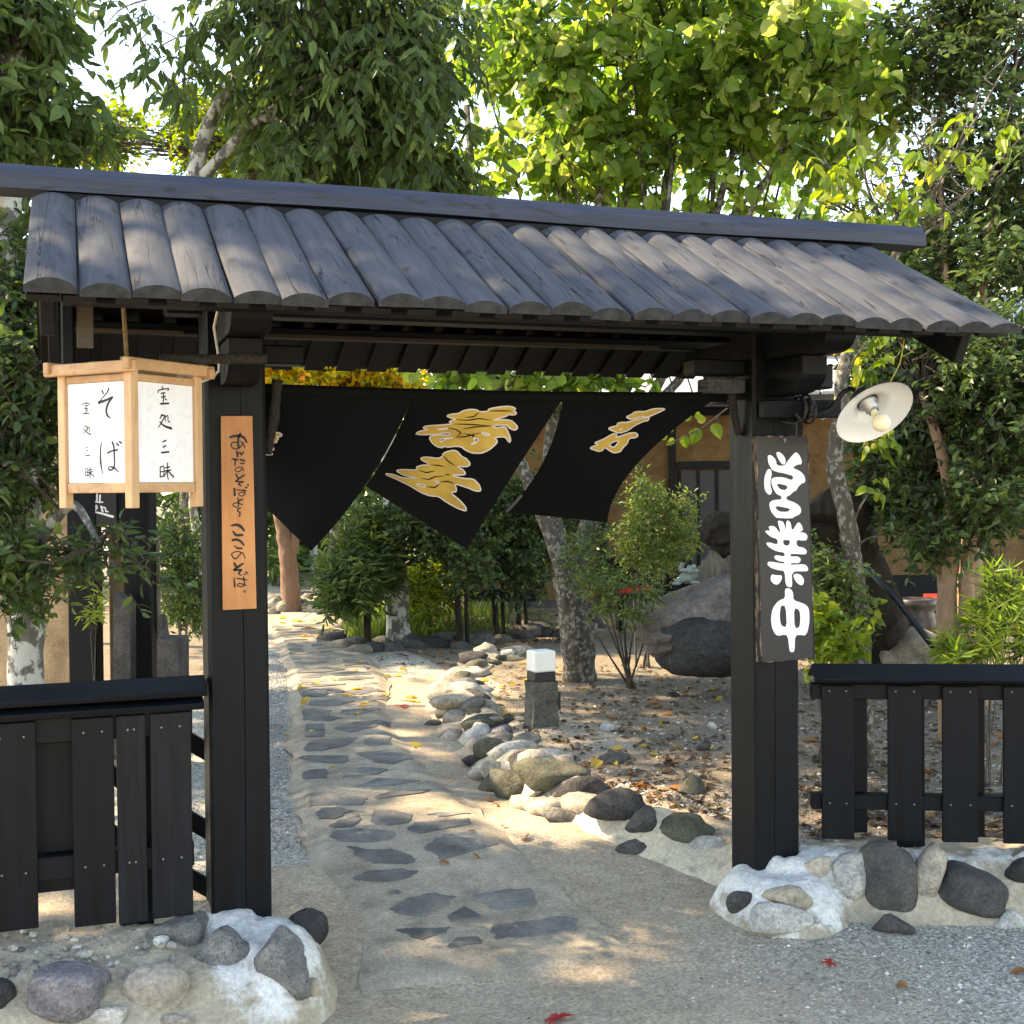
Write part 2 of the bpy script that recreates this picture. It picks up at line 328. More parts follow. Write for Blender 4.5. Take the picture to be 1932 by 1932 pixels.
def blend2(name, c0, c1, c2, sc=3, fine=60, bump=.4, rough=.9, white=None, dist=.02):
    m = Mat(name, rough, .2); co = m.map((1, 1, 1)); n = m.noise(co, sc, 8, .65); f = m.noise(co, fine, 5, .7)
    c = m.ramp(n, [(.30, G(*c0)), (.5, G(*c1)), (.70, G(*c2))])
    c = m.mix(1.0, c, m.ramp(f, [(.3, G(.62, .62, .62)), (.72, G(1.38, 1.37, 1.35))]), 'MULTIPLY')
    c = m.mix(1.0, c, m.ramp(m.noise(co, sc * 4.3, 5, .6), [(.32, G(.72, .71, .70)), (.5, G(1, 1, 1)), (.7, G(1.2, 1.2, 1.19))]), 'MULTIPLY')
    if white:
        w = m.noise(co, white[1], 7, .7); c = m.mix(m.ramp(w, [(white[2], G(0, 0, 0)), (white[2] + .07, G(1, 1, 1))]), c, G(*white[0]))
    m.color(c); m.bump(n, bump, dist); m.bump(f, bump, .004); return m.m
M['mortar'] = blend2('sandy_mortar', (.27, .225, .165), (.37, .315, .24), (.46, .41, .33), 5, 70, .5)
M['limewash'] = blend2('white_limewashed_mortar', (.36, .34, .31), (.60, .60, .61), (.70, .71, .74), 6, 40, .5, .9)
M['cream'] = blend2('cream_mortar', (.36, .30, .215), (.47, .40, .30), (.54, .48, .38), 6, 45, .5)
M['concrete'] = blend2('path_concrete', (.262, .216, .160), (.335, .282, .214), (.405, .346, .268), 2.2, 90, .45, .9)
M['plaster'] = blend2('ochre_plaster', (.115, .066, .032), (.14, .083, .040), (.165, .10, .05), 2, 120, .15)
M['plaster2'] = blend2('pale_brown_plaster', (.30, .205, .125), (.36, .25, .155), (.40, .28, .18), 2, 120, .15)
M['rooftile'] = plain('grey_roof_sheet', (.42, .45, .45), .5, .4, .2, 3)
M['grav'] = stone('gravel_chips', [(.20, .18, .155), (.31, .285, .245), (.42, .39, .335), (.26, .225, .175), (.66, .62, .55), (.15, .138, .122)], sc=20, bump=.2)
M['grav2'] = stone('pale_gravel_chips', [(.28, .265, .24), (.38, .365, .335), (.48, .46, .425), (.22, .208, .19)], sc=20, bump=.2)
# ground: sandy forecourt, gravel to the right, soil under the trees
m = Mat('earth_and_gravel', .95, .15); co = m.map((1, 1, 1)); n = m.noise(co, 1.6, 8, .65); f = m.noise(co, 75, 6, .75); f2 = m.noise(co, 24, 6, .7)
sand = m.ramp(n, [(.3, G(0.2950, 0.2344, 0.1696)), (.5, G(0.3843, 0.3089, 0.2261)), (.72, G(0.4737, 0.3771, 0.2755))])
grv = m.ramp(f, [(.34, G(0.1408, 0.1351, 0.1159)), (.5, G(0.3312, 0.3151, 0.2666)), (.66, G(0.5630, 0.5387, 0.4564))])
soil = m.ramp(f2, [(.3, G(0.0362, 0.0281, 0.0206)), (.55, G(0.0733, 0.0586, 0.0428)), (.75, G(0.1250, 0.1031, 0.0765))])
c = m.ramp(m.attr('rnd'), [(0, G(0, 0, 0)), (.5, G(0, 0, 0)), (1, G(1, 1, 1))]); c0 = m.ramp(m.attr('rnd'), [(0, G(1, 1, 1)), (.5, G(0, 0, 0)), (1, G(0, 0, 0))])
col = m.mix(m.math('ADD', m.math('MULTIPLY', c0, 1.15), m.math('MULTIPLY', m.math('SUBTRACT', n, .5), 1.2)), sand, grv); col = m.mix(c, col, soil)
col = m.mix(1.0, col, m.ramp(f, [(.32, G(.55, .55, .55)), (.5, G(1, 1, 1)), (.68, G(1.5, 1.48, 1.44))]), 'MULTIPLY')
col = m.mix(1.0, col, m.ramp(f2, [(.3, G(.8, .79, .78)), (.7, G(1.18, 1.18, 1.17))]), 'MULTIPLY')
m.color(col); m.bump(n, .3, .03); m.bump(f2, .5, .012); m.bump(f, .6, .006); M['ground'] = m.m
def bark(name, c0, c1, lich=None, lsc=14, lth=.55, sc=(14, 14, 4)):
    m = Mat(name, .9, .15); n = m.noise(m.map(sc, rndoff=True), 1.6, 7, .7); co = m.map((1, 1, .8), rndoff=True)
    c = m.ramp(n, [(.3, G(*c0)), (.72, G(*c1))])
    if lich:
        l = m.noise(co, lsc, 6, .65); c = m.mix(m.ramp(l, [(lth, G(0, 0, 0)), (lth + .06, G(.9, .9, .9))]), c, G(*lich))
        m.bump(l, .4, .02)
    m.color(c); m.bump(n, .8, .02); return m.m
M['bark_lichen'] = bark('lichen_spotted_bark', (.045, .038, .031), (.12, .105, .085), (.26, .25, .215), 30, .515)
M['bark_pale'] = bark('pale_lichen_bark', (.085, .080, .072), (.17, .16, .145), (.46, .46, .43), 11, .47)
M['bark_tan'] = bark('tan_peeling_bark', (.22, .135, .085), (.36, .24, .16), (.44, .36, .26), 6, .60)
M['bark_red'] = bark('red_brown_bark', (.15, .088, .060), (.25, .155, .108), None)
M['bark_dark'] = bark('dark_bark', (.010, .008, .0065), (.042, .034, .027), None)
M['bark_grey'] = bark('grey_twig_bark', (.07, .062, .052), (.15, .135, .115), None)
M['stump'] = bark('grey_split_stump_wood', (.055, .045, .034), (.21, .18, .135), None, sc=(22, 22, 3))
M['branch_dark'] = bark('dark_branch_bark', (.016, .014, .014), (.048, .042, .040), (.18, .16, .14), 22, .66, sc=(40, 40, 40))
def leafmat(name, cols, rough=.45, trans=.35, spec=.35, tcol=None):
    m = Mat(name, rough, spec); k = len(cols)
    c = m.ramp(m.attr(), [(i / (k - 1), G(*cc)) for i, cc in enumerate(cols)]); m.color(c)
    t = m.N.new('ShaderNodeBsdfTranslucent'); mx = m.N.new('ShaderNodeMixShader'); mx.inputs[0].default_value = trans
    hs = m.N.new('ShaderNodeHueSaturation'); hs.inputs['Hue'].default_value = .485; hs.inputs['Saturation'].default_value = 1.15; hs.inputs['Value'].default_value = 1.9
    m.L.new(c, hs.inputs['Color']); m.L.new(hs.outputs[0], t.inputs[0])
    m.L.new(m.b.outputs[0], mx.inputs[1]); m.L.new(t.outputs[0], mx.inputs[2]); m.L.new(mx.outputs[0], m.N['Material Output'].inputs[0]); return m.m
M['lf_oak'] = leafmat('dark_oak_leaf', [(.032, .058, .022), (.052, .090, .028), (.078, .126, .036), (.125, .175, .048)], .5, .34, .22)
M['lf_glossy'] = leafmat('glossy_evergreen_leaf', [(.024, .044, .016), (.038, .070, .022), (.060, .106, .030), (.115, .160, .042)], .38, .30, .34)
M['lf_big'] = leafmat('broad_green_leaf', [(.062, .125, .026), (.090, .170, .032), (.120, .205, .040), (.160, .245, .052), (.23, .285, .07), (.31, .34, .14)], .5, .55, .3)
M['lf_yel'] = leafmat('yellow_maple_leaf', [(.16, .22, .03), (.28, .30, .035), (.46, .37, .035), (.58, .36, .035), (.55, .22, .03)], .5, .5, .3)
M['lf_lime'] = leafmat('lime_leaf', [(.075, .13, .02), (.12, .19, .028), (.19, .24, .04), (.30, .30, .05)], .45, .45, .3)
M['lf_mid'] = leafmat('mid_green_leaf', [(.030, .062, .020), (.052, .095, .026), (.080, .130, .034), (.12, .165, .045)], .45, .35, .35)
M['lf_nan'] = leafmat('nandina_leaf', [(.05, .095, .025), (.085, .14, .035), (.13, .18, .05), (.22, .22, .07)], .4, .4, .35)
M['lf_bam'] = leafmat('bamboo_leaf', [(.10, .17, .03), (.17, .24, .045), (.25, .30, .06)], .45, .45, .3)
M['grass'] = leafmat('grass_blade', [(.07, .12, .02), (.12, .19, .035), (.19, .25, .06)], .5, .4, .3)
M['litter'] = leafmat('dry_leaf', [(.055, .038, .026), (.085, .058, .037), (.125, .084, .050), (.175, .108, .058), (.24, .155, .075)], .75, .15, .15)
M['fallen_yellow'] = leafmat('fallen_yellow_leaf', [(.42, .27, .04), (.50, .34, .06), (.55, .42, .10)], .6, .25, .2)
M['fallen_red'] = leafmat('fallen_red_leaf', [(.36, .03, .025), (.42, .05, .04)], .6, .25, .2)
M['fallen_orange'] = leafmat('fallen_orange_leaf', [(.25, .105, .04), (.33, .15, .05)], .6, .25, .2)
# mortar that turns from sand to limewash (attribute rnd: 0 sandy, 1 whitewashed)
def mixmortar(name, a, b):
    m = Mat(name, .9, .2); co = m.map((1, 1, 1)); n = m.noise(co, 7, 8, .65); f = m.noise(co, 60, 5, .7); p = m.noise(co, 28, 4, .6)
    ca = m.ramp(n, [(.3, G(*[x * .72 for x in a])), (.55, G(*a)), (.75, G(*[x * 1.2 for x in a]))])
    cb = m.ramp(n, [(.28, G(*[x * .55 for x in b])), (.5, G(*b)), (.75, G(*[min(.86, x * 1.12) for x in b]))])
    k = m.math('ADD', m.attr(), m.math('MULTIPLY', m.math('SUBTRACT', n, .5), 1.4))
    c = m.mix(m.ramp(k, [(.42, G(0, 0, 0)), (.60, G(1, 1, 1))]), ca, cb)
    c = m.mix(1.0, c, m.ramp(f, [(.3, G(.75, .75, .75)), (.7, G(1.22, 1.22, 1.2))]), 'MULTIPLY')
    m.color(c); m.bump(n, .6, .03); m.bump(p, .5, .01); m.bump(f, .5, .004); return m.m
M['bankmix'] = mixmortar('sandy_and_limewashed_mortar', (.40, .335, .25), (.62, .60, .57))
M['creammix'] = mixmortar('cream_and_grey_mortar', (.30, .255, .19), (.54, .46, .345))
# ------------------------------------------------------------------ terrain
ED_Y = np.array([.10, .30, .57, 1.20, 2.08, 3.5, 4.75, 5.84, 6.24]); ED_X = np.array([1.95, 1.86, 1.72, 1.52, 1.50, 1.70, 1.99, 2.55, 3.27])
PL_Y = np.array([-.62, -.285, .152, .69, 1.6, 3.4, 5.8, 8.5, 12, 18, 30]); PL_X = np.array([.36, .375, .415, .385, .433, .70, 1.089, 1.377, 1.5, 1.1, .5])
PR_Y = np.array([-.62, -.285, .16, .657, 1.366, 2.3, 3.6, 5.7, 9.7, 14, 18, 30]); PR_X = np.array([1.36, 1.36, 1.27, 1.285, 1.277, 1.286, 1.40, 1.88, 2.32, 2.5, 2.2, 1.6])
def lump(x, y, k=1.0):
    return k * (np.sin(2.1 * x + 1.3 * y) + np.sin(3.7 * y - 1.9 * x + 1) + .6 * np.sin(7.3 * x + 2) * np.sin(6.1 * y + 1) + .35 * np.sin(17 * x + 3 * y) * np.sin(15 * y - 4 * x))
def gz(x, y):
    x = np.asarray(x, float); y = np.asarray(y, float)
    z = -.20 + .12 * sstep((y + .55) / 1.7) + .05 * sstep((y - 5) / 12)
    xe = np.interp(y, ED_Y, ED_X, left=1.95, right=99)
    bed = sstep((x - xe - .17) / .28) * sstep((y - .0) / .3) * (1 - sstep((y - 5.9) / .5))
    z = z + .10 * bed
    far = sstep((x - np.interp(y, PR_Y, PR_X) - .25) / .4) * sstep((y - 8.2) / .5); z = z + .12 * far
    fl = y - (.02 - .37 * (x - 2.2)); rb = sstep((x - 2.0) / .3) * sstep((fl + .10) / .3) * (1 - bed); z = z + (.03 - z) * rb * (y < 3)
    lb = sstep((-.12 - x) / .2) * sstep((y + .2) / .3) * (1 - sstep((y - 1.2) / 1.0)); z = z + (.02 - z) * lb
    r = np.hypot(x, y); z = z - .0006 * np.maximum(r - 30, 0) ** 1.3
    return z + lump(x, y, .006)
def groundtype(x, y):                       # 0 gravel, .5 sandy earth, 1 leaf soil
    xe = np.interp(y, ED_Y, ED_X, left=1.95, right=99)
    t = np.full(np.shape(x), .5)
    t = np.where((y < .2) & (x > 1.3), .5 - .38 * sstep((x - 1.3) / 1.2) * sstep((-y + .1) / .35), t)
    t = np.where((x < np.interp(y, PL_Y, PL_X)) & (y > .9), .08, t)
    t = np.where((x > xe) & (y > .1), .52 + .26 * np.sin(2.7 * x + 1.3 * y) * np.sin(1.9 * y - 1.1 * x + 1), t)
    t = np.where((y > 5.6) & (y < 8.3) & (x > np.interp(y, PR_Y, PR_X)), .05, t)
    t = np.where((y > 8.3) & (x > np.interp(y, PR_Y, PR_X) + .3), 1.0, t)
    t = np.where((y > 6) & (x < np.interp(y, PL_Y, PL_X) - .4), .8, t)
    t = np.where((x > 2.4) & (y > -.2) & (fl_(x, y) > .1), .78, t)
    return t
def fl_(x, y): return y - (.02 - .37 * (x - 2.2))
def axis(lo, hi, a, b, fine):
    c = [a]
    while c[-1] < b: c.append(c[-1] + fine)
    st = fine; out = []; p = b
    while p < hi: st *= 1.16; p += st; out.append(p)
    st = fine; out2 = []; p = a
    while p > lo: st *= 1.16; p -= st; out2.append(p)
    return np.array(out2[::-1] + c + out)
xs, ys = axis(-160, 160, -1.2, 6.5, .045), axis(-40, 220, -1.6, 10.5, .05)
X, Y = np.meshgrid(xs, ys)
mb = MB(); mb.grid(np.stack([X, Y, gz(X, Y)], -1), groundtype(X, Y)); obj('ground', mb, M['ground'], kind='structure', smooth=True)

# ------------------------------------------------------------------ path with slate flags
def path_z(x, y):
    l, r = np.interp(y, PL_Y, PL_X), np.interp(y, PR_Y, PR_X); t = (np.asarray(x) - l) / (r - l)
    e = np.minimum(t, 1 - t) * (r - l)
    return -.20 + .12 * sstep((y + .55) / 1.7) + .05 * sstep((np.asarray(y) - 5) / 12) + .003 + (.007 + .021 * sstep(np.asarray(y) / 1.2)) * sstep(e / .10) + lump(np.asarray(x), np.asarray(y), .0012)
yy = np.concatenate([np.linspace(-.31, 4, 130), np.linspace(4.05, 24, 160)]); tt = np.concatenate([[0, .015, .04, .08], np.linspace(.12, .88, 28), [.92, .96, .985, 1]])
Yp = np.repeat(yy[:, None], len(tt), 1); wob = .02 * np.sin(Yp * 5.1) + .012 * np.sin(Yp * 13 + 1)
L_, R_ = np.interp(Yp, PL_Y, PL_X), np.interp(Yp, PR_Y, PR_X); Xp = L_ + (R_ - L_) * tt[None] + wob * (np.abs(tt[None] - .5) * 2) ** 2
endr = sstep((Yp + .31 + .02 * np.sin(Xp * 9)) / .05); Zp = path_z(Xp, Yp); Zp = gz(Xp, Yp) - .01 + (Zp - gz(Xp, Yp) + .01) * endr
mb = MB(); mb.grid(np.stack([Xp, Yp, Zp], -1)); path = obj('path', mb, M['concrete'], kind='structure', smooth=True)
def onpath(px, py):
    z = -.08
    for _ in range(4):
        p = onZ(px, py, z); z = float(path_z(p[0], p[1]))
    return p
c2 = lambda pts: [(497 + x * .3087, 1093.3 + y * .3087) for x, y in pts]
c5 = lambda pts: [(596.3 + x * .343, 1457.6 + y * .343) for x, y in pts]
FL = [c2(p) for p in (
 [(245,690),(390,680),(380,715),(240,722)], [(480,690),(600,662),(750,690),(600,705)], [(280,745),(420,735),(560,745),(430,775),(270,770)], [(600,715),(770,720),(760,745),(640,750)],
 [(230,800),(300,790),(420,800),(395,835),(490,850),(400,865),(240,860)], [(480,800),(700,780),(720,800),(560,830),(470,820)],
 [(260,890),(370,885),(370,960),(255,965)], [(430,910),(560,870),(780,880),(760,905),(530,935)], [(250,1030),(300,985),(580,965),(500,1020),(350,1050),(260,1050)],
 [(610,985),(720,935),(780,950),(790,1010),(640,1015)], [(210,1095),(260,1080),(510,1080),(520,1110),(480,1125),(300,1118)], [(560,1065),(720,1050),(920,1100),(790,1130),(680,1120)],
 [(240,1180),(380,1160),(390,1215),(260,1225)], [(480,1185),(600,1150),(760,1165),(690,1195),(490,1210)], [(560,1265),(700,1215),(960,1230),(700,1270)],
 [(260,1320),(400,1300),(640,1340),(600,1380),(280,1390)], [(690,1330),(760,1300),(1020,1290),(960,1310),(700,1345)],
 [(320,1430),(360,1400),(470,1395),(550,1420),(440,1465),(340,1465)], [(400,1510),(450,1480),(570,1450),(600,1465),(540,1515),(430,1520)],
 [(660,1470),(670,1405),(760,1405),(910,1440),(880,1490),(760,1505),(680,1495)], [(880,1530),(920,1490),(1260,1465),(1270,1495),(1130,1520),(960,1555)], [(1000,1440),(1100,1425),(1270,1435),(1120,1450)],
 [(410,1580),(430,1540),(620,1528),(790,1545),(790,1580),(700,1605),(480,1605)], [(980,1640),(1050,1580),(1120,1560),(1200,1575),(1440,1615),(1180,1690),(1090,1715),(1050,1680)],
 [(510,1635),(640,1655),(780,1650),(900,1690),(920,1730),(880,1740),(680,1735),(600,1705)], [(550,1825),(620,1790),(780,1775),(945,1785),(900,1820),(760,1850),(620,1845)],
 [(760,1925),(800,1905),(840,1915),(820,1930)])]
FL += [c5(p) for p in (
 [(420,750),(500,700),(660,670),(770,690),(690,740),(580,800),(430,775)], [(860,680),(1000,660),(1180,645),(1200,690),(1195,745),(1050,770),(970,755)], [(720,800),(820,745),(910,800),(760,825)],
 [(440,870),(740,860),(720,885),(580,925),(530,915)], [(720,965),(770,915),(890,910),(905,945)], [(955,885),(975,840),(1200,820),(1330,795),(1440,810),(1420,870),(1200,905),(990,920)])]
def flag(poly, seed):
    r = np.random.default_rng(seed); P = np.array([onpath(*p) for p in poly])[:, :2]; c = P.mean(0)
    Q = []
    for i in range(len(P)):
        a, b = P[i], P[(i + 1) % len(P)]
        for k in range(3): Q.append(a + (b - a) * k / 3 + (r.normal(0, .006, 2) if k else 0))
    Q = np.array(Q); m_ = len(Q); h = .004 + r.uniform(0, .003)
    mk = lambda s, dz: np.column_stack([c + (Q - c) * s, path_z((c + (Q - c) * s)[:, 0], (c + (Q - c) * s)[:, 1]) + dz])
    R = [mk(1.015, -.004), mk(1.0, h * .75), mk(.965, h), mk(.5, h + r.normal(0, .001)), np.repeat(np.array([[c[0], c[1], float(path_z(*c)) + h]]), m_, 0)]
    b = MB(); G_ = np.stack(R); G_ = np.concatenate([G_, G_[:, :1]], 1); b.grid(G_[:, ::-1], np.full(G_.shape[:2], r.uniform(0, 1)))
    return b
for i, p in enumerate(FL): obj('flagstone', flag(p, i), M['slate'], path, smooth=False)
r = np.random.default_rng(5); y = 4.9                                 # flags further up the path
while y < 9.5:
    l, rr = np.interp(y, PL_Y, PL_X) + .06, np.interp(y, PR_Y, PR_X) - .06; x = l; h = r.uniform(.17, .30)
    while x < rr - .12:
        w = min(r.uniform(.2, .46), rr - x); j = lambda: r.uniform(-.05, .05)
        quad = [(x + .03 + j() * .4, y + j() * .6), (x + w * .5, y + j() * .8), (x + w - .03 + j() * .4, y + .02 + j() * .6), (x + w - .04 + j() * .4, y + h * .55), (x + w * .6, y + h - .04 + j() * .5), (x + .05, y + h - .06 + j())]
        obj('flagstone', flag([tuple(proj((a, b, path_z(a, b)))) for a, b in quad], int(y * 1000 + x * 100)), M['slatefar'], path); x += w * r.uniform(1.0, 1.25)
    y += h + .04

# ------------------------------------------------------------------ the roofed gate
S = 2.0655; SL = math.atan(.508); LN = .893; LW = .133; X0 = -.628
gate = thing('roofed_gate', 'black timber gate with a roof of grey half logs over the path', 'gate', (1.03, .1, 0))
def post(cx, zb, gx0, seed, rz=0.0):
    b = MB(); r = np.random.default_rng(seed); zs = np.concatenate([[zb], np.linspace(zb + .03, 2.08, 26)]); c = .012; w = .1; rows = []
    g = gx0
    for z in zs:
        g += r.normal(0, .0022); d = .022 if .05 < z - zb < 1.75 else .001
        sec = [(-w + c, 0), (g - .0013, 0), (g, d), (g + .0013, 0), (w - c, 0), (w, c), (w, .2 - c), (w - c, .2), (-w + c, .2), (-w, .2 - c), (-w, c), (-w + c, 0)]
        rows.append([(cx + x, y, z) for x, y in sec])
    b.grid(np.array(rows)); return obj('post', b, M['bz'], gate)
post(0, -.06, .012, 1); post(S, -.10, -.012, 2)
b = MB(); prof = [(.03, 2.424), (.03, 2.470), (.058, 2.506), (.142, 2.506), (.17, 2.470), (.17, 2.424), (.03, 2.424)]
P = np.array([[(x, y, z + .004 * math.sin(3 * x)) for y, z in prof] for x in np.linspace(-1.2, 2.79, 30)]); b.grid(P[:, ::-1])
for e in (P[0], P[-1]): b.add(e[:-1], tris=[(0, 1, 2), (0, 2, 3), (0, 3, 4), (0, 4, 5)])
obj('ridge_beam', b, M['ridge'], gate)
# half logs: profile across x, length along local -y
def logmesh(seed, damaged=False):
    r = np.random.default_rng(seed); nx, ny = (25, 40) if damaged else (13, 16)
    u = np.linspace(-1, 1, nx); rise = .019 + r.uniform(0, .005); ln = LN + r.uniform(-.006, .008)
    yl = np.linspace(0, -ln, ny); P = np.zeros((ny, nx + 4, 3)); hw = LW / 2 - .0012
    for i, y_ in enumerate(yl):
        sag = r.normal(0, .0006); top = rise * (1 - np.abs(u) ** 2.1) + sag
        if damaged:
            t = i / (ny - 1); cx = .10 + .28 * t + .03 * math.sin(9 * t)
            top = top - .022 * np.exp(-((u - cx) / .07) ** 2) * sstep((t - .25) / .12) * (1 - .3 * sstep((t - .85) / .1)) - .010 * np.exp(-((u - cx - .22) / .05) ** 2) * sstep((t - .42) / .1)
        xs_ = np.concatenate([[-hw], u * hw, [hw, hw, -hw]]); zs_ = np.concatenate([[-.018], top, [-.018, -.018, -.018]])
        P[i, :, 0] = xs_[:nx + 4]; P[i, :, 1] = y_; P[i, :, 2] = zs_[:nx + 4]
    b = MB(); b.grid(P[:, ::-1])
    for i in (0, ny - 1):
        row = P[i, 1:nx + 1]; bot = row.copy(); bot[:, 2] = -.018; b.grid(np.stack([row, bot]) if i == 0 else np.stack([bot, row]))
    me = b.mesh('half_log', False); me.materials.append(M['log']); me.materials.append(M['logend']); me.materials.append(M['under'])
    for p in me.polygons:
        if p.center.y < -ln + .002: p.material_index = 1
        elif abs(p.normal.y) < .5 and p.center.z < -.012: p.material_index = 2  # log undersides take the wood with roof shade in its colour
        p.use_smooth = abs(p.normal.y) < .5 and p.normal.z > .05
    return me
LM = [logmesh(s) for s in range(6)]; LMD = logmesh(50, True); ZT = 2.388; r = np.random.default_rng(3)
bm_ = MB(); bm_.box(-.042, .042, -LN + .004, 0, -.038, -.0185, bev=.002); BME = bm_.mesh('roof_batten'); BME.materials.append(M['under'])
for i in range(24):
    x = X0 + LW * (i + .5)
    for back in (0, 1):
        me = LMD if (i == 14 and not back) else LM[r.integers(6)]
        rot = (SL + r.normal(0, .003), r.normal(0, .012), math.pi * back + r.normal(0, .002)); z = ZT + r.normal(0, .0015)
        share('half_log', me, (x, .18 if back else .02, z), gate, rot)
        share('roof_batten', BME, (x - LW / 2 + (LW * .02 if i else .045), .181 if back else .019, ZT), gate, (SL, 0, math.pi * back))
def gp(name, m_, *a, **k): b = MB(); b.box(*a, bev=k.get('bev', .006)); return obj(name, b, M[m_], gate)
gp('ridge_purlin', 'bx', -.58, 2.55, .04, .16, 2.20, 2.422); gp('tie_beam', 'bx', -.22, 2.30, .045, .155, 2.045, 2.17)
gp('front_purlin', 'bx', -.54, 2.46, -.50, -.41, 1.99, 2.085); gp('rear_purlin', 'bx', -.54, 2.46, .61, .70, 2.045, 2.085)
gp('purlin_lit_worn_edge', 'trim', .115, 1.86, .595, .6075, 2.040, 2.056, bev=.002); gp('purlin_lit_worn_edge', 'trim', -.50, -.115, .595, .6075, 2.040, 2.056, bev=.002)  # paler strip puts the lit, worn lower purlin edge into colour
for x in (-.575, 2.43):                                               # barge boards under the verge logs
    for back in (0, 1):
        b = MB(); b.box(-.02, .02, -LN + .10, -.03, -.17, -.041, bev=.004); o = obj('barge_board', b, M['by'])
        o.parent = gate; o.location = np.array((x, .18 if back else .02, ZT)) - ORG[gate]; o.rotation_euler = (SL, 0, math.pi * back)
gp('bare_block', 'trim', -.50, -.455, -.53, -.505, 1.86, 2.06, bev=.003)
gp('hanging_strut', 'bz', -.545, -.505, -.10, -.06, 1.74, 2.22)
def arm(cx, hw, yf, z0, z1, name, nose=.10):                          # arm through the post with a curved nose
    b = MB(); sec = []
    for t in np.linspace(0, 1, 9): a = t * math.pi / 2; sec.append((yf + nose - nose * math.cos(a) * 1.0, z0 + (z1 - z0) * .62 * (1 - math.sin(a))))
    pts = [(yf, z1)] + sec + [(.2 - yf, z0), (.2 - yf, z1)]
    pr = np.array([[cx - hw, y, z] for y, z in pts]); b.prism(pr, (1, 0, 0), 2 * hw); return obj(name, b, M['by'], gate)
arm(0.0, .062, -.44, 1.935, 2.035, 'bracket_arm'); arm(S, .062, -.44, 1.935, 2.035, 'bracket_arm')
arm(0.0, .052, -.27, 1.80, 1.93, 'corbel', .14); arm(S, .052, -.27, 1.80, 1.93, 'corbel', .14)
def cross(cx0, cx1, z0, z1, m_): b = MB(); b.box(cx0, cx1, .05, .15, z0, z1, bev=.006); return obj('side_corbel', b, M[m_], gate)
cross(1.80, 1.962, 1.815, 1.872, 'log'); cross(1.74, 1.962, 1.885, 1.945, 'by'); cross(2.168, 2.36, 1.84, 1.935, 'bx'); cross(.103, .24, 1.885, 1.95, 'bx')  # lowest inner block in grey log wood; its paleness stands for light falling there
def branch(name, pts, rad, mat='branch_dark', n=10, parent=None):
    b = MB(); pts = np.asarray(pts, float); t = np.linspace(0, 1, 18); k = np.linspace(0, 1, len(pts))
    Q = np.column_stack([np.interp(t, k, pts[:, i]) for i in range(3)]); Q[1:-1] = (Q[:-2] + 2 * Q[1:-1] + Q[2:]) / 4
    b.tube(Q, np.interp(t, np.linspace(0, 1, len(rad)), rad), n, wob=.05); return obj(name, b, M[mat], parent, smooth=True)
branch('branch_hook', [onY(523, 716, .09), onY(519, 760, .10), onY(516, 790, .11), onY(510, 820, .10), onY(506, 856, .085)], [.019, .018, .022, .017, .013], parent=gate)
branch('branch_hook', [onY(1375, 700, .09), onY(1380, 742, .10), onY(1385, 780, .095), onY(1394, 822, .09)], [.017, .018, .016, .013], parent=gate)

# ------------------------------------------------------------------ noren curtain
nor = thing('noren_curtain', 'black three-panel cloth curtain with gold characters, blown back under the gate', 'curtain', (.98, .12, 1.8))
class Patch:
    def __init__(s, tl, tr, bl, br, bulge, seed, lb=0.0, rb=0.0, side=(0, 0)):
        s.c = [np.array(k, float) for k in (tl, tr, bl, br)]; s.b = bulge; s.ph = np.random.default_rng(seed).uniform(0, 6, 4); s.side = side
    def __call__(s, u, v):
        u = np.asarray(u, float)[..., None]; v = np.asarray(v, float)[..., None]; tl, tr, bl, br = s.c
        p = (1 - v) * ((1 - u) * tl + u * tr) + v * ((1 - u) * bl + u * br)
        q = v * (1 - v)
        p = p + q * s.b * np.array([0, -.30, -.42])
        p = p + q * (s.side[0] * (1 - u) + s.side[1] * u) * np.array([1., 0, 0])
        w = .012 * v * np.sin(5.0 * u + s.ph[0] + 2 * v) + .006 * v * np.sin(11 * u + s.ph[1])
        return p + w * np.array([-.2, -1, 0])
ZR = 1.792
PA = [Patch((.06, .12, ZR + .006), (.645, .12, ZR), (.121, .615, 1.455), (.313, .37, 1.227), .18, 1, side=(0, .10)),
      Patch((.645, .12, ZR), (1.225, .12, ZR), (.592, .682, 1.468), (.923, .392, 1.22), .20, 2, side=(0, -.10)),
      Patch((1.225, .12, ZR), (1.86, .12, ZR + .002), (1.16, .60, 1.358), (1.532, .425, 1.312), .16, 3, side=(.14, -.45))]
def thick(P, th):                                                      # sheet (m,n,3) -> closed thin sheet
    du = np.gradient(P, axis=1); dv = np.gradient(P, axis=0); n = np.cross(du, dv); n /= np.linalg.norm(n, axis=-1)[..., None] + 1e-9
    b = MB(); A, B = P + n * th / 2, P - n * th / 2; b.grid(A); b.grid(B[:, ::-1])
    for e in ((A[0], B[0]), (B[-1], A[-1]), (B[:, 0], A[:, 0]), (A[:, -1], B[:, -1])): b.grid(np.stack(e))
    return b
uu, vv = np.meshgrid(np.linspace(0, 1, 22), np.linspace(0, 1, 26)); panels = []
for p in PA: panels.append(obj('cloth_panel', thick(p(uu, vv), .003), M['cloth'], nor, smooth=True))
b = MB(); b.tube([(.04 + 1.87 * t, .12, ZR + .012 - .010 * math.sin(3.14 * t)) for t in np.linspace(0, 1, 14)], .020, 12); obj('sleeve', b, M['cloth'], nor, smooth=True)
b = MB(); b.tube([(.0, .12, ZR + .012), (1.0, .12, ZR + .004), (1.96, .12, ZR + .012)], .012, 8); obj('curtain_rod', b, M['branch_dark'], nor, smooth=True)
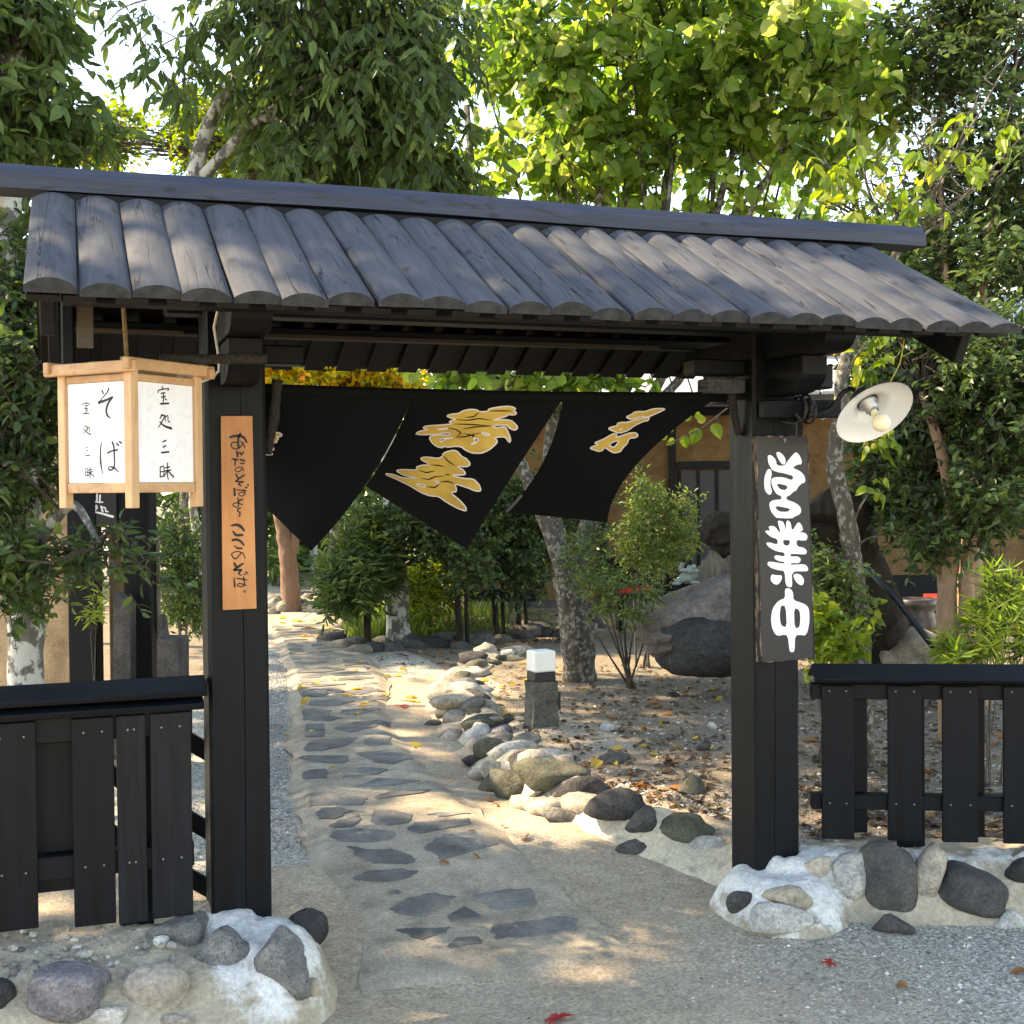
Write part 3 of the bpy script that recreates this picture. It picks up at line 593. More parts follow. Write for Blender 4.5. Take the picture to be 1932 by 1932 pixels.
def uvof(patch, px, py):
    u, v = .5, .5
    for _ in range(25):
        q = proj(patch(u, v)); e = np.array([px, py]) - q
        if abs(e).max() < .02: break
        h = 1e-3; J = np.column_stack([(proj(patch(u + h, v)) - q) / h, (proj(patch(u, v + h)) - q) / h])
        d = np.linalg.solve(J + 1e-6 * np.eye(2), e); d = np.clip(d, -.2, .2); u += d[0]; v += d[1]
    return u, v
def toward(P, n): return n if n @ (CAM - P) > 0 else -n
def smoothpoly(poly, k=2):
    P = np.asarray(poly, float)
    for _ in range(k): P = np.stack([P * .78 + np.roll(P, -1, 0) * .22, P * .22 + np.roll(P, -1, 0) * .78], 1).reshape(-1, 2)
    return P
def tri2d(loops):
    T = tessellate_polygon([[Vector((x, y, 0)) for x, y in l] for l in loops]); pts = np.concatenate([np.asarray(l) for l in loops]); return pts, [tuple(t) for t in T]
def glyph_on_patch(patch, outer, holes, name, parent, mat, off, line=None):
    loops = [[uvof(patch, *p) for p in smoothpoly(l, 1)] for l in [outer] + list(holes)]
    pts, T = tri2d(loops); tris = [pts[list(t)] for t in T]; out = []
    while tris:
        t = tris.pop(); e = [np.linalg.norm((t[i] - t[(i + 1) % 3]) * (.6, .75)) for i in range(3)]; i = int(np.argmax(e))
        if e[i] > .03:
            a, b_, c = t[i], t[(i + 1) % 3], t[(i + 2) % 3]; m_ = (a + b_) / 2; tris += [np.array([a, m_, c]), np.array([m_, b_, c])]
        else: out.append(t)
    uv = np.concatenate(out)
    def surf(u, v, o):
        p = patch(u, v); h = 1e-3; n = np.cross(patch(u + h, v) - p, patch(u, v + h) - p); n /= np.linalg.norm(n, axis=-1)[..., None]
        s_ = np.sign(((CAM - p) * n).sum(-1))[..., None]; return p + n * s_ * o, n * s_
    p, n = surf(uv[:, 0], uv[:, 1], off); b = MB(); b.add(p, tris=np.arange(len(uv)).reshape(-1, 3)); g = obj(name, b, M[mat], parent)
    if line:
        b = MB()
        for l in loops:
            l = np.array(l); A, n = surf(l[:, 0], l[:, 1], off + .0012); t = np.roll(A, -1, 0) - np.roll(A, 1, 0); t /= np.linalg.norm(t, axis=1)[:, None] + 1e-9
            w = np.cross(t, n) * line; q = np.stack([A - w, A + w]); q = np.concatenate([q, q[:, :1]], 1); b.grid(q)
        obj('outline', b, M['goldline'], parent)
    return g
ck = lambda pts, ox, oy, s: [(ox + x * s, oy + y * s) for x, y in pts]
nA = lambda pts: ck(pts, 715.6, 748.7, .144); nB = lambda pts: ck(pts, 1093.2, 748.7, .1029); nC = lambda pts: ck(pts, 490.3, 695.7, .0925)
GL = [(1, nA, [(875,240),(940,215),(1035,210),(1100,170),(1200,152),(1280,165),(1310,190),(1430,180),(1425,150),(1600,120),(1720,118),(1790,150),(1750,175),(1800,205),(1770,230),(1680,225),(1670,245),(1470,300),(1600,290),(1720,300),(1790,360),(1812,400),(1780,432),(1720,415),(1650,355),(1470,375),(1530,405),(1640,380),(1680,440),(1722,560),(1705,600),(1650,515),(1500,525),(1540,560),(1540,600),(1440,690),(1330,735),(1200,725),(1130,690),(1070,640),(960,640),(900,652),(860,637),(820,658),(760,645),(690,590),(657,530),(680,500),(760,488),(940,492),(910,455),(700,485),(468,483),(520,440),(640,415),(570,400),(600,370),(780,360),(970,345),(910,325),(940,300),(1010,285),(940,268)],
   [[(755,415),(900,397),(900,406),(770,424)], [(798,545),(830,533),(1000,520),(850,548),(815,582),(803,587)], [(1220,528),(1310,548),(1260,600),(1185,622),(1250,588),(1255,560)], [(1335,456),(1420,470),(1450,498),(1400,492),(1345,477)]]),
  (1, nA, [(835,735),(900,705),(980,690),(1030,710),(1080,775),(1140,800),(1190,860),(1185,890),(1150,907),(1010,905),(1090,940),(1132,990),(1120,1018),(930,1015),(1100,1065),(1230,1068),(1310,1140),(1340,1230),(1270,1232),(1150,1180),(990,1130),(1015,1200),(1010,1240),(930,1245),(1060,1350),(1140,1440),(1148,1495),(1040,1460),(880,1370),(780,1295),(680,1295),(560,1250),(380,1140),(230,1070),(90,1010),(100,992),(180,1000),(320,1055),(540,1058),(340,1025),(220,960),(270,940),(510,950),(485,910),(560,885),(680,882),(560,820),(545,790),(620,775),(780,800),(840,765)],
   [[(470,1135),(600,1143),(620,1170),(560,1167)], [(740,1098),(795,1103),(797,1132),(760,1122)]]),
  (2, nB, [(845,355),(930,325),(1020,258),(1200,262),(1300,220),(1420,203),(1580,210),(1480,260),(1290,345),(1200,365),(1150,345),(950,400),(900,388)], []),
  (2, nB, [(512,570),(600,535),(700,520),(680,480),(760,455),(860,460),(1000,415),(1200,370),(1280,360),(1250,430),(1190,430),(1000,515),(880,610),(720,657),(640,625)], [[(720,585),(790,573),(760,592)]]),
  (2, nB, [(262,830),(380,790),(500,730),(600,668),(660,665),(683,695),(655,740),(780,695),(940,645),(1030,650),(1068,690),(1040,735),(900,750),(870,850),(790,920),(740,1000),(640,1015),(590,1000),(460,910),(420,970),(350,993),(270,960),(188,935),(230,900),(350,865)], [[(530,870),(620,810),(728,792),(690,850),(625,925)]]),
  (0, nC, [(230,1320),(340,1278),(430,1300),(450,1335),(420,1368),(330,1360),(375,1390),(380,1420),(340,1440),(355,1470),(330,1490),(200,1490)], []),
  (0, nC, [(200,1530),(260,1520),(280,1550),(240,1570),(290,1605),(280,1640),(180,1645)], []), (0, nC, [(100,1690),(220,1675),(270,1725),(240,1735),(110,1735)], [])]
for k, f, o_, h_ in GL: glyph_on_patch(PA[k], f(o_), [f(x) for x in h_], 'gold_character', panels[k], 'gold', .0035, .0028)
def resist(patch, parent, f, lines, w=.0026):                        # pale resist lines between the brush strokes
    b = MB()
    for l in lines:
        uv = np.array([uvof(patch, *q_) for q_ in f(l)]); t_ = np.linspace(0, 1, 14); k_ = np.linspace(0, 1, len(uv)); u, v = np.interp(t_, k_, uv[:, 0]), np.interp(t_, k_, uv[:, 1]); P_ = patch(u, v); h = 1e-3
        n_ = np.cross(patch(u + h, v) - P_, patch(u, v + h) - P_); n_ /= np.linalg.norm(n_, axis=-1)[..., None]; n_ *= np.sign(((CAM - P_) * n_).sum(-1))[..., None]; A = P_ + n_ * .0050
        tg = np.gradient(A, axis=0); tg /= np.linalg.norm(tg, axis=1)[:, None]; s_ = np.cross(tg, n_) * (w * np.sin(np.linspace(.25, 2.9, 14)))[:, None]; b.grid(np.stack([A - s_, A + s_]))
    obj('resist_lines', b, M['cloth'], parent, kind='stuff')
resist(PA[1], panels[1], nA, [[(1010, 285), (1150, 300), (1300, 275), (1470, 300)], [(970, 345), (1200, 352), (1460, 372)], [(905, 400), (1010, 418), (1075, 468), (1010, 515)], [(1090, 415), (1250, 385), (1470, 375)], [(1000, 522), (1130, 512), (1335, 458)], [(1310, 190), (1240, 250), (1120, 262)], [(1430, 180), (1580, 175), (1740, 178)], [(1100, 470), (1240, 500), (1220, 528)],
   [(835, 760), (900, 830), (1000, 900)], [(680, 882), (780, 890), (860, 905)], [(540, 1058), (660, 1075), (730, 1040), (860, 1030)], [(870, 1010), (930, 1015)], [(620, 1170), (740, 1180), (800, 1130)], [(795, 1110), (900, 1100), (985, 1128)], [(520, 950), (620, 985), (740, 960)]])
p = PA[2]; q = [p(0, t) for t in np.linspace(.82, 1, 8)]; b = MB(); b.tube(q, .006, 6); obj('folded_hem', b, M['hem'], panels[2], smooth=True)

# ------------------------------------------------------------------ brush strokes on flat boards
def ribbon(mb, pts, w, n, off=0.0):             # pts (k,3) world, on a plane with normal n; w full widths
    pts = np.asarray(pts, float); k = len(pts); w = np.broadcast_to(np.asarray(w, float), (k,)) if np.ndim(w) == 0 or len(np.atleast_1d(w)) == k else np.interp(np.linspace(0, 1, k), np.linspace(0, 1, len(w)), w)
    t = np.linspace(0, 1, max(2, (k - 1) * 6 + 1)); kk = np.linspace(0, 1, k)
    if k > 2:
        P = []; e = np.concatenate([[2 * pts[0] - pts[1]], pts, [2 * pts[-1] - pts[-2]]])
        for i in range(k - 1):
            for s_ in np.arange(6) / 6:
                a, b_, c, d = e[i:i + 4]; P.append(.5 * (2 * b_ + (c - a) * s_ + (2 * a - 5 * b_ + 4 * c - d) * s_ ** 2 + (3 * b_ - a - 3 * c + d) * s_ ** 3))
        P.append(pts[-1]); P = np.array(P)
    else: P = np.array([pts[0] + (pts[1] - pts[0]) * s_ for s_ in t])
    w = np.interp(np.linspace(0, 1, len(P)), kk, w) * .5
    tg = np.gradient(P, axis=0); tg /= np.linalg.norm(tg, axis=1)[:, None] + 1e-9; sd = np.cross(n, tg)
    def cap(c, dirv, side, ww): return [c + (dirv * math.sin(a) + side * math.cos(a)) * ww for a in np.linspace(0, math.pi, 7)]
    loop = [P[i] + sd[i] * w[i] for i in range(len(P))] + cap(P[-1], tg[-1], sd[-1], w[-1])[1:-1] + [P[i] - sd[i] * w[i] for i in range(len(P) - 1, -1, -1)] + cap(P[0], -tg[0], -sd[0], w[0])[1:-1]
    L = len(P); A = np.array([P[i] + sd[i] * w[i] for i in range(L)]); B = np.array([P[i] - sd[i] * w[i] for i in range(L)])
    o = np.asarray(n) * off; mb.grid(np.stack([A, B]) + o)
    for c, d_, s_, ww in ((P[-1], tg[-1], sd[-1], w[-1]), (P[0], -tg[0], -sd[0], w[0])):
        cp = np.array(cap(c, d_, s_, ww)); mb.add(np.concatenate([[c], cp]) + o, tris=[(0, i, i + 1) for i in range(1, len(cp))])
def polyglyph(mb, loops, p0, n, off):
    loops = [[onP(x, y, p0, n) for x, y in smoothpoly(l, 1)] for l in loops]
    T = tessellate_polygon([[Vector(p) for p in l] for l in loops]); V = np.concatenate([np.array(l) for l in loops])
    mb.add(V + np.asarray(n) * off, tris=[tuple(t) for t in T])
NF = np.array([0., -1, 0])
# orange board on the left post
sg = thing('wooden_sign_board', 'narrow orange-brown wooden board with black brush writing on the left gate post', 'sign', (0, -.01, 1.38))
b = MB(); q = [onY(*p, -.0185)[[0, 2]] for p in ((417, 785), (476, 785), (484, 1148), (421, 1151))]
b.prism([(x, -.0185, z) for x, z in q], (0, 1, 0), .0165); obj('board', b, M['board'], sg)
o1 = lambda p: (410.8 + p[0] * .0892, 808.3 + p[1] * .0892); o2 = lambda p: (410.8 + p[0] * .0823, 974 + p[1] * .0823)
ST1 = [([(265,190),(340,165),(480,160),(560,205),(610,290)],[45,55,60,55,40]),([(480,110),(440,200),(430,300),(440,400)],[40,45,48,44]),([(400,290),(310,300),(285,355),(320,415),(390,435),(460,410),(520,340),(530,300)],24),([(480,270),(545,330),(572,405)],24),
 ([(405,485),(420,600)],38),([(420,535),(480,510),(500,560),(545,500)],30),([(305,642),(425,665)],32),([(372,650),(365,790)],[40,24]),([(480,662),(565,685)],38),([(490,740),(552,738)],30),
 ([(520,830),(440,820),(365,860),(400,910),(460,910),(520,850),(545,900)],20),([(385,965),(420,1040)],36),([(555,990),(450,1060),(385,1120)],38),([(385,1118),(540,1130)],28),([(530,1130),(440,1165),(490,1215)],30),
 ([(352,1275),(360,1415)],46),([(400,1300),(605,1320)],24),([(550,1285),(572,1390),(500,1430),(435,1390),(500,1350),(590,1375)],20),([(638,1190),(645,1200)],38),([(602,1243),(608,1252)],42),
 ([(425,1470),(440,1560)],24),([(435,1535),(525,1500)],32),([(430,1560),(440,1640),(380,1665),(322,1620),(350,1580),(430,1580),(522,1615)],24),([(480,1682),(420,1710),(430,1750),(470,1790),(460,1855)],30)]
ST2 = [([(320,215),(420,195),(520,230),(598,325)],[40,62,70,50]),([(355,345),(420,430),(560,430)],[36,60,56]),([(345,545),(440,535),(530,580),(598,665)],[56,56,54,34]),([(385,675),(450,730),(550,735)],[22,42,44]),
 ([(540,850),(480,808),(370,825),(318,880),(380,968),(440,958),(530,850),(570,840),(632,970)],[22,22,24,24,34,30,22,24,16]),([(380,1080),(420,1150)],50),([(575,1085),(480,1150),(385,1225)],[40,60,56]),([(380,1235),(540,1230)],46),([(530,1240),(480,1310),(535,1355)],[42,38,26]),
 ([(375,1415),(390,1610)],[26,44]),([(445,1422),(660,1460)],32),([(590,1390),(610,1560),(540,1615),(450,1580),(500,1540),(652,1585)],26),([(640,1282),(680,1308)],34),([(600,1335),(630,1335)],28),([(617,1694),(645,1718),(617,1750),(589,1722),(615,1694)],14)]
b = MB()
for S_, f, s_ in ((ST1, o1, .0892), (ST2, o2, .0823)):
    for pts, w in S_: ribbon(b, [onY(*f(p), -.0185) for p in pts], np.asarray(w, float) * s_ * 4.27 / CF, NF, .0012)
obj('lettering', b, M['paintblk'], sg)
# black hanging sign on the right post
ss = thing('black_sign_board', 'tall black hanging sign with large white characters on the right gate post', 'sign', (S, -.03, 1.2))
YS = -.036; q = np.array([onY(*p, YS) for p in ((1427, 823), (1524, 823), (1537, 1243), (1436, 1250))])
b = MB(); b.prism(q, (0, 1, 0), .034); obj('board', b, M['signblk'], ss)
b = MB()
for i in range(4):
    a, c = q[i], q[(i + 1) % 4]; n_ = 26; r = np.random.default_rng(i); P = np.array([a + (c - a) * t for t in np.linspace(0, 1, n_)]); cen = q.mean(0)
    inw = nrm(np.cross(c - a, (0, 1, 0))); inw = inw if inw @ (cen - a) > 0 else -inw
    wd = np.abs(r.normal(.0, .0022, n_))[:, None] + .0008
    b.grid(np.stack([P - inw * .0012 + [0, -.0010, 0], P + inw * wd + [0, -.0010, 0]])); b.grid(np.stack([P - inw * .0012 + [0, -.001, 0], P - inw * .0012 + [0, .035, 0]]))
obj('worn_edge', b, M['signedge'], ss)
s1 = lambda l: ck(l, 1411.2, 834.8, .1029); s2 = lambda l: ck(l, 1411.2, 967.3, .144)
CH = [[s1([(355,245),(400,225),(460,260),(510,320),(525,420),(660,430),(740,320),(830,210),(880,175),(930,220),(980,310),(985,380),(965,405),(900,405),(815,465),(900,500),(980,545),(1035,620),(1050,690),(1030,745),(990,745),(910,820),(890,880),(850,890),(750,980),(705,990),(705,1050),(830,1090),(920,1140),(970,1210),(970,1280),(940,1320),(860,1355),(800,1395),(560,1385),(510,1380),(420,1270),(385,1150),(400,1090),(470,1055),(610,1045),(608,985),(520,945),(460,850),(425,740),(430,660),(500,635),(650,635),(805,695),(835,620),(680,570),(520,540),(430,500),(415,460),(370,380)]), s1([(510,745),(735,795),(690,875),(580,860)]), s1([(480,1155),(785,1215),(725,1275),(550,1265)])],
 [s1([(510,190),(545,168),(610,195),(680,280),(690,370),(660,405),(610,395),(540,280)])], [s1([(350,500),(400,480),(440,550),(410,690),(410,800),(440,900),(410,960),(370,955),(310,890),(290,760),(300,620)])],
 [s2([(215,245),(250,230),(290,240),(265,185),(300,170),(360,185),(405,255),(425,255),(385,115),(410,100),(470,125),(490,250),(500,110),(525,98),(560,135),(575,245),(655,115),(700,155),(718,215),(710,240),(665,255),(740,260),(780,300),(770,355),(735,368),(630,355),(640,440),(720,455),(768,490),(765,535),(740,548),(555,535),(555,575),(650,572),(690,600),(685,640),(660,662),(560,660),(560,685),(740,672),(785,720),(785,760),(750,768),(570,768),(580,960),(550,982),(490,950),(478,760),(400,755),(300,725),(250,680),(260,645),(300,640),(475,670),(475,645),(400,635),(340,600),(345,565),(380,555),(475,575),(478,522),(380,510),(280,460),(232,400),(260,385),(390,420),(383,345),(300,320)]), s2([(455,355),(555,360),(530,435),(465,425)])],
 [s2([(305,805),(370,820),(450,820),(430,900),(385,948),(330,930),(290,880)])], [s2([(585,815),(640,795),(700,820),(735,880),(720,945),(680,950),(620,900)])],
 [s2([(480,1000),(520,985),(570,1010),(592,1060),(592,1145),(700,1180),(770,1215),(800,1270),(805,1420),(780,1560),(740,1612),(700,1600),(615,1605),(610,1820),(560,1830),(540,1800),(520,1605),(445,1600),(400,1615),(350,1590),(310,1500),(297,1380),(320,1250),(400,1150),(485,1120)]), s2([(430,1215),(492,1222),(508,1505),(430,1480),(415,1380),(418,1290)]), s2([(600,1245),(675,1275),(685,1400),(672,1505),(610,1515)])]]
b = MB()
for l in CH: polyglyph(b, l, (0, YS, 0), NF, .0012)
obj('lettering', b, M['white'], ss)
b = MB(); p = onY(1481, 830, YS - .004); b.tube([p, p + [0, .01, 0]], .006, 8); b.tube([p + [0, 0, .0], p + [0, 0, -.012]], .002, 6); obj('hanging_nail', b, M['screw'], ss)

# ------------------------------------------------------------------ paper lantern
LC = np.array([-.345, -.25]); SD = .27; HD = SD / math.sqrt(2); LZ0, LZ1 = 1.405, 1.80
lan = thing('paper_lantern', 'square paper lantern in a pale cedar frame hanging left under the roof', 'lantern', (LC[0], LC[1], 1.4))
va = math.atan2(LC[0] - CAM[0], LC[1] - CAM[1]); ca, sa = math.cos(-va), math.sin(-va)
rot2 = lambda x, y: np.array([LC[0] + x * ca - y * sa, LC[1] + x * sa + y * ca])
CO = [rot2(0, -HD), rot2(HD, 0), rot2(0, HD), rot2(-HD, 0)]
for i, c in enumerate(CO):
    b = MB(); d = nrm(np.append(CO[(i + 1) % 4] - c, 0)); b.obox((c[0], c[1], (LZ0 + LZ1 + .035) / 2), d, np.cross((0, 0, 1), d), (0, 0, 1), .015, .015, (LZ1 + .035 - LZ0) / 2, bev=.002); obj('corner_post', b, M['cedar'], lan)
for i in range(4):
    a, c = CO[i], CO[(i + 1) % 4]; d = nrm(np.append(c - a, 0)); nn = np.cross(d, (0, 0, 1)); nn = nn if nn[:2] @ ((a + c) / 2 - LC) > 0 else -nn
    A, C_ = np.append(a, 0) + d * .0155, np.append(c, 0) - d * .0155
    b = MB(); b.plank(A + [0, 0, LZ0 + .060], C_ + [0, 0, LZ0 + .060], .018, .030, bev=.002); obj('bottom_rail', b, M['cedarx'], lan)
    b = MB(); b.plank(A + [0, 0, LZ1 - .012], C_ + [0, 0, LZ1 - .012], .018, .022, bev=.002); obj('top_rail', b, M['cedarx'], lan)
    ext = .05; zz = LZ1 + .018 - (.001 if i % 2 else -.006); b = MB()                      # crossing eave bars
    b.plank(np.append(a, zz) - d * ext + nn * .026, np.append(c, zz) + d * ext + nn * .026, .022, .034, bev=.003); obj('eave_bar', b, M['cedarx'], lan)
    b = MB(); p0 = A + nn * .002; p1 = C_ + nn * .002; zb, zt = LZ0 + .0755, LZ1 - .0235
    b.obox(((p0 + p1) / 2) + [0, 0, (zb + zt) / 2], d, nn, (0, 0, 1), np.linalg.norm(p1 - p0) / 2 - .0005, .0012, (zt - zb) / 2, bev=0); pn = obj('paper_panel', b, M['paper'], lan)
    vis = nn @ (CAM - np.append(a, 1.6)) > 0
    if vis:
        pp = p0 + nn * .0014; left = ((a + c) / 2 - LC) @ RT[:2] < 0; f = lambda p: (66.25 + p[0] * .1715, 629.4 + p[1] * .1715); k = .1715 * 3.85 / CF * 1.25
        TX = ([([(738,628),(750,660)],15),([(812,606),(790,650),(735,715),(705,752)],[16,12,9,7]),([(703,758),(770,737),(852,700)],[30,22,20]),([(852,702),(812,755),(788,815),(785,865),(800,905),(832,930)],[18,22,24,22,20,8]),
          ([(728,1200),(720,1300),(722,1420),(742,1540)],[12,16,22,8]),([(800,1312),(850,1290),(905,1280)],[18,14,16]),([(850,1195),(868,1250),(872,1350),(872,1450),(850,1495),(815,1500),(805,1480),(830,1465),(875,1480),(918,1522)],[20,18,18,18,16,14,12,12,18,10]),([(897,1207),(922,1232)],16),([(928,1187),(952,1205)],16),
          ([(560,755),(566,772)],8),([(515,795),(530,770),(595,768),(588,785)],[8,7,8,6]),([(545,795),(582,790)],8),([(540,828),(582,822)],8),([(563,792),(560,872)],9),([(532,880),(590,877)],11),([(572,842),(584,852)],8),
          ([(552,1008),(535,1045)],8),([(550,1022),(575,1020),(560,1070),(525,1102)],8),([(535,1052),(575,1090),(613,1108)],[8,12,14]),([(582,1030),(579,1072)],8),([(582,1032),(598,1030),(598,1078)],8),
          ([(562,1254),(582,1247)],8),([(564,1292),(584,1284)],8),([(560,1340),(606,1337)],10),([(550,1492),(553,1565)],8),([(551,1492),(579,1488),(579,1560)],8),([(553,1525),(578,1522)],7),([(553,1562),(578,1559)],8),([(590,1502),(626,1495)],8),([(588,1528),(636,1518)],9),([(606,1465),(606,1588)],10),([(604,1528),(585,1565)],8),([(609,1528),(648,1575)],[8,12])]
         if left else
         [([(1395,585),(1405,605)],12),([(1350,648),(1362,622),(1465,605),(1455,628)],[12,10,12,8]),([(1385,658),(1427,650)],12),([(1388,700),(1432,692)],12),([(1412,655),(1408,752)],13),([(1380,773),(1468,768)],16),([(1428,716),(1446,730)],12),
          ([(1395,886),(1375,932)],12),([(1390,906),(1425,900),(1400,960),(1355,1035)],[11,12,12,8]),([(1370,970),(1420,1015),(1495,1043)],[11,18,24]),([(1432,912),(1430,962)],11),([(1432,912),(1458,906),(1462,962),(1480,972)],11),
          ([(1405,1190),(1440,1176)],13),([(1408,1250),(1435,1232)],13),([(1392,1310),(1470,1301)],16),([(1375,1467),(1375,1580)],11),([(1376,1470),(1415,1466),(1415,1572)],11),([(1378,1522),(1414,1517)],10),([(1378,1575),(1414,1567)],11),([(1430,1477),(1482,1466)],11),([(1425,1512),(1492,1501)],12),([(1455,1425),(1458,1500),(1455,1560),(1465,1608)],[13,12,13,9]),([(1452,1512),(1420,1565)],11),([(1461,1512),(1520,1575)],[11,17])])
        b = MB()
        for pts, w in TX: ribbon(b, [onP(*f(p_), pp, nn) for p_ in pts], np.asarray(w, float) * k, nn, .0006)
        obj('lettering', b, M['ink'], pn)
b = MB(); t0 = np.array([LC[0] - .01, LC[1], LZ1 + .035]); b.tube([t0, t0 + [-.004, .0, .10], (LC[0] - .025, LC[1], 2.16)], .0075, 6); b.tube([t0 + [0, 0, .0], t0 + [.0, 0, .03]], .02, 8); obj('hanging_cord', b, M['hemp'], lan, smooth=True)
b = MB(); b.tube([onY(415, 563, -.30), onY(410, 590, -.24), onY(404, 617, -.20), onY(409, 650, -.18), onY(414, 682, -.16), onY(413, 700, -.14), onY(402, 712, -.14), onY(382, 719, -.16), onY(366, 726, -.20)], .0045, 6); obj('power_cable', b, M['cord'], lan, smooth=True)
b = MB(); b.box(LC[0] - .135, LC[0] + .135, LC[1] - .008, LC[1] + .008, LZ1 + .002, LZ1 + .022, bev=.002); obj('cross_bar', b, M['cedarx'], lan)
lb = branch('lantern_branch', [onY(302, 676, -.30), onY(390, 678, -.295), onY(450, 676, -.288), onY(503, 677, -.29)], [.013, .0155, .017, .0165], parent=None)
lb['label'] = 'short dark branch fixed across the left gate post above the lantern'; lb['category'] = 'branch'

# ------------------------------------------------------------------ enamel lamp on the right post
lm = thing('enamel_wall_lamp', 'white enamel saucer lamp on a bent black arm beside the right post', 'lamp', (2.2, -.06, 1.75))
b = MB(); a0, a1 = onY(1437, 772, -.055), onY(1582, 772, -.055); b.plank(a0, a1, .044, .068, bev=.004); obj('bracket_board', b, M['bx'], lm)
sc_ = W(1650, 779, 4.62); vd = nrm(sc_ - CAM); nL = nrm(-.63 * vd + .777 * (.55 * RT - .835 * UP))
prof = [(.150, .0), (.152, .002), (.150, .004), (.12, -.012), (.085, -.026), (.066, -.030), (.062, -.046), (.045, -.050), (.043, -.075), (.030, -.080)]
b = MB(); b.lathe([(.1505, .001), (.149, -.0005), (.12, -.0165), (.085, -.030), (.066, -.034), (.060, -.050), (.044, -.054), (.0425, -.075)], sc_, nL, 56); obj('shade', b, M['enamel'], lm, smooth=True)
b = MB(); b.lathe([(.1515, .0012), (.1525, -.001), (.151, -.003), (.12, -.020), (.088, -.034), (.068, -.039), (.063, -.054), (.047, -.058), (.045, -.10), (.030, -.115), (.001, -.115)], sc_, nL, 56); obj('shade_back', b, M['enameldark'], lm, smooth=True)
b = MB(); b.lathe([(.001, -.070), (.036, -.068), (.034, -.045), (.026, -.042), (.026, -.02), (.019, -.018), (.019, -.005)], sc_, nL, 32); obj('socket', b, M['metal'], lm, smooth=True)
b = MB(); b.lathe([(.0145, -.02), (.0145, .012), (.020, .024)] + [(.034 * math.sin(a), .052 - .034 * math.cos(a)) for a in np.linspace(.7, math.pi - .01, 14)], sc_, nL, 32); obj('bulb', b, M['bulb'], lm, smooth=True)
b = MB(); e = sc_ - nL * .112; b.tube([onY(1525, 783, -.085), onY(1545, 779, -.095), onY(1566, 772, -.10), onY(1580, 756, -.11), onY(1590, 741, -.13), onY(1604, 733, -.15), e * .5 + onY(1612, 736, -.16) * .5, e], .0095, 10); obj('arm_pipe', b, M['plastic'], lm, smooth=True)
b = MB()
for x_, y_ in ((1508, 772), (1526, 776), (1520, 768)):
    p = onY(x_, y_, -.055); b.lathe([(.046, -.006), (.052, -.004), (.052, .004), (.046, .006)], p, nrm(a1 - a0), 14)
b.tube([onY(1500, 780, -.082), onY(1512, 792, -.08), onY(1498, 800, -.06), onY(1475, 795, -.04)], .006, 6); obj('strap', b, M['plastic'], lm, smooth=True)
b = MB(); b.tube([W(1706, 640, 4.62), W(1698, 685, 4.62), sc_ + nrm(.45 * RT + .89 * UP - vd * .1) * .12], .0022, 5); obj('pull_string', b, M['ystring'], lm)

# ------------------------------------------------------------------ fences
def screws(mb, pts, n):
    for p in pts: mb.tube([np.asarray(p), np.asarray(p) + np.asarray(n) * .0015], .0032, 8)
lf = thing('slatted_fence', 'black slatted fence with a double cap board left of the gate', 'fence', (-.8, 0, .05))
fx = lambda px, y_=1500: float(onY(px, y_, -.069)[0])
PK = [(-1.42, -1.12, .1), (-1.06, fx(-30), .09), (fx(-22), fx(69), .085), (fx(137), fx(216), .072), (fx(221), fx(276), .066), (fx(285), fx(362), .070)]
for i, (x0, x1, z0) in enumerate(PK):
    b = MB(); b.obox(((x0 + x1) / 2, -.060, (z0 + .735) / 2), (1, 0, .004 * (i % 3 - 1)), (0, 1, 0), (0, 0, 1), (x1 - x0) / 2, .009, (.735 - z0) / 2, bev=.002); obj('picket', b, M['bgrain' if i in (4, 5) else 'bz'], lf)
for x0, x1, z0 in ((-1.3, -1.0, .12), (fx(66) - .01, fx(140) + .02, .19), (fx(225), fx(290), .02), (-.95, -.70, .1)):
    b = MB(); b.box(x0, x1, .012, .030, z0 - .02, .74, bev=.002); obj('rear_picket', b, M['bgrain'], lf)
for z0, z1 in ((.66, .745), (.225, .30)): b = MB(); b.box(-1.45, fx(366), -.0505, .0115, z0, z1, bev=.003); obj('rail', b, M['bx'], lf)
b = MB(); b.plank((-1.6, -.030, .812), (-.112, -.030, .812), .118, .020, up=(0, -.32, .95), bev=.003); obj('cap_board', b, M['bx'], lf)
b = MB(); b.plank((-1.6, .078, .812), (-.112, .078, .812), .118, .020, up=(0, .32, .95), bev=.003); obj('cap_board', b, M['bx'], lf)
b = MB(); b.plank((-1.6, -.036, .772), (-.124, -.036, .772), .125, .022, up=(0, -.30, .95), bev=.003); obj('lower_cap_board', b, M['bx'], lf)
b = MB(); b.box(-1.5, -.14, -.02, .05, .745, .79, bev=.002); obj('cap_beam', b, M['bx'], lf)
for a, c in (((-.42, .36, .47), (-.03, .24, .22)), ((-.42, .36, .75), (-.03, .24, .50)), ((-.42, .36, .26), (-.03, .22, .02))): b = MB(); b.plank(a, c, .02, .06, bev=.003); obj('brace', b, M['bx'], lf)
b = MB(); screws(b, [(x, -.0692, z) for x0, x1, _ in PK for x in (x0 + .035, x1 - .035) for z in (.69, .262)], (0, -1, 0)); obj('screws', b, M['screw'], lf, kind='stuff')
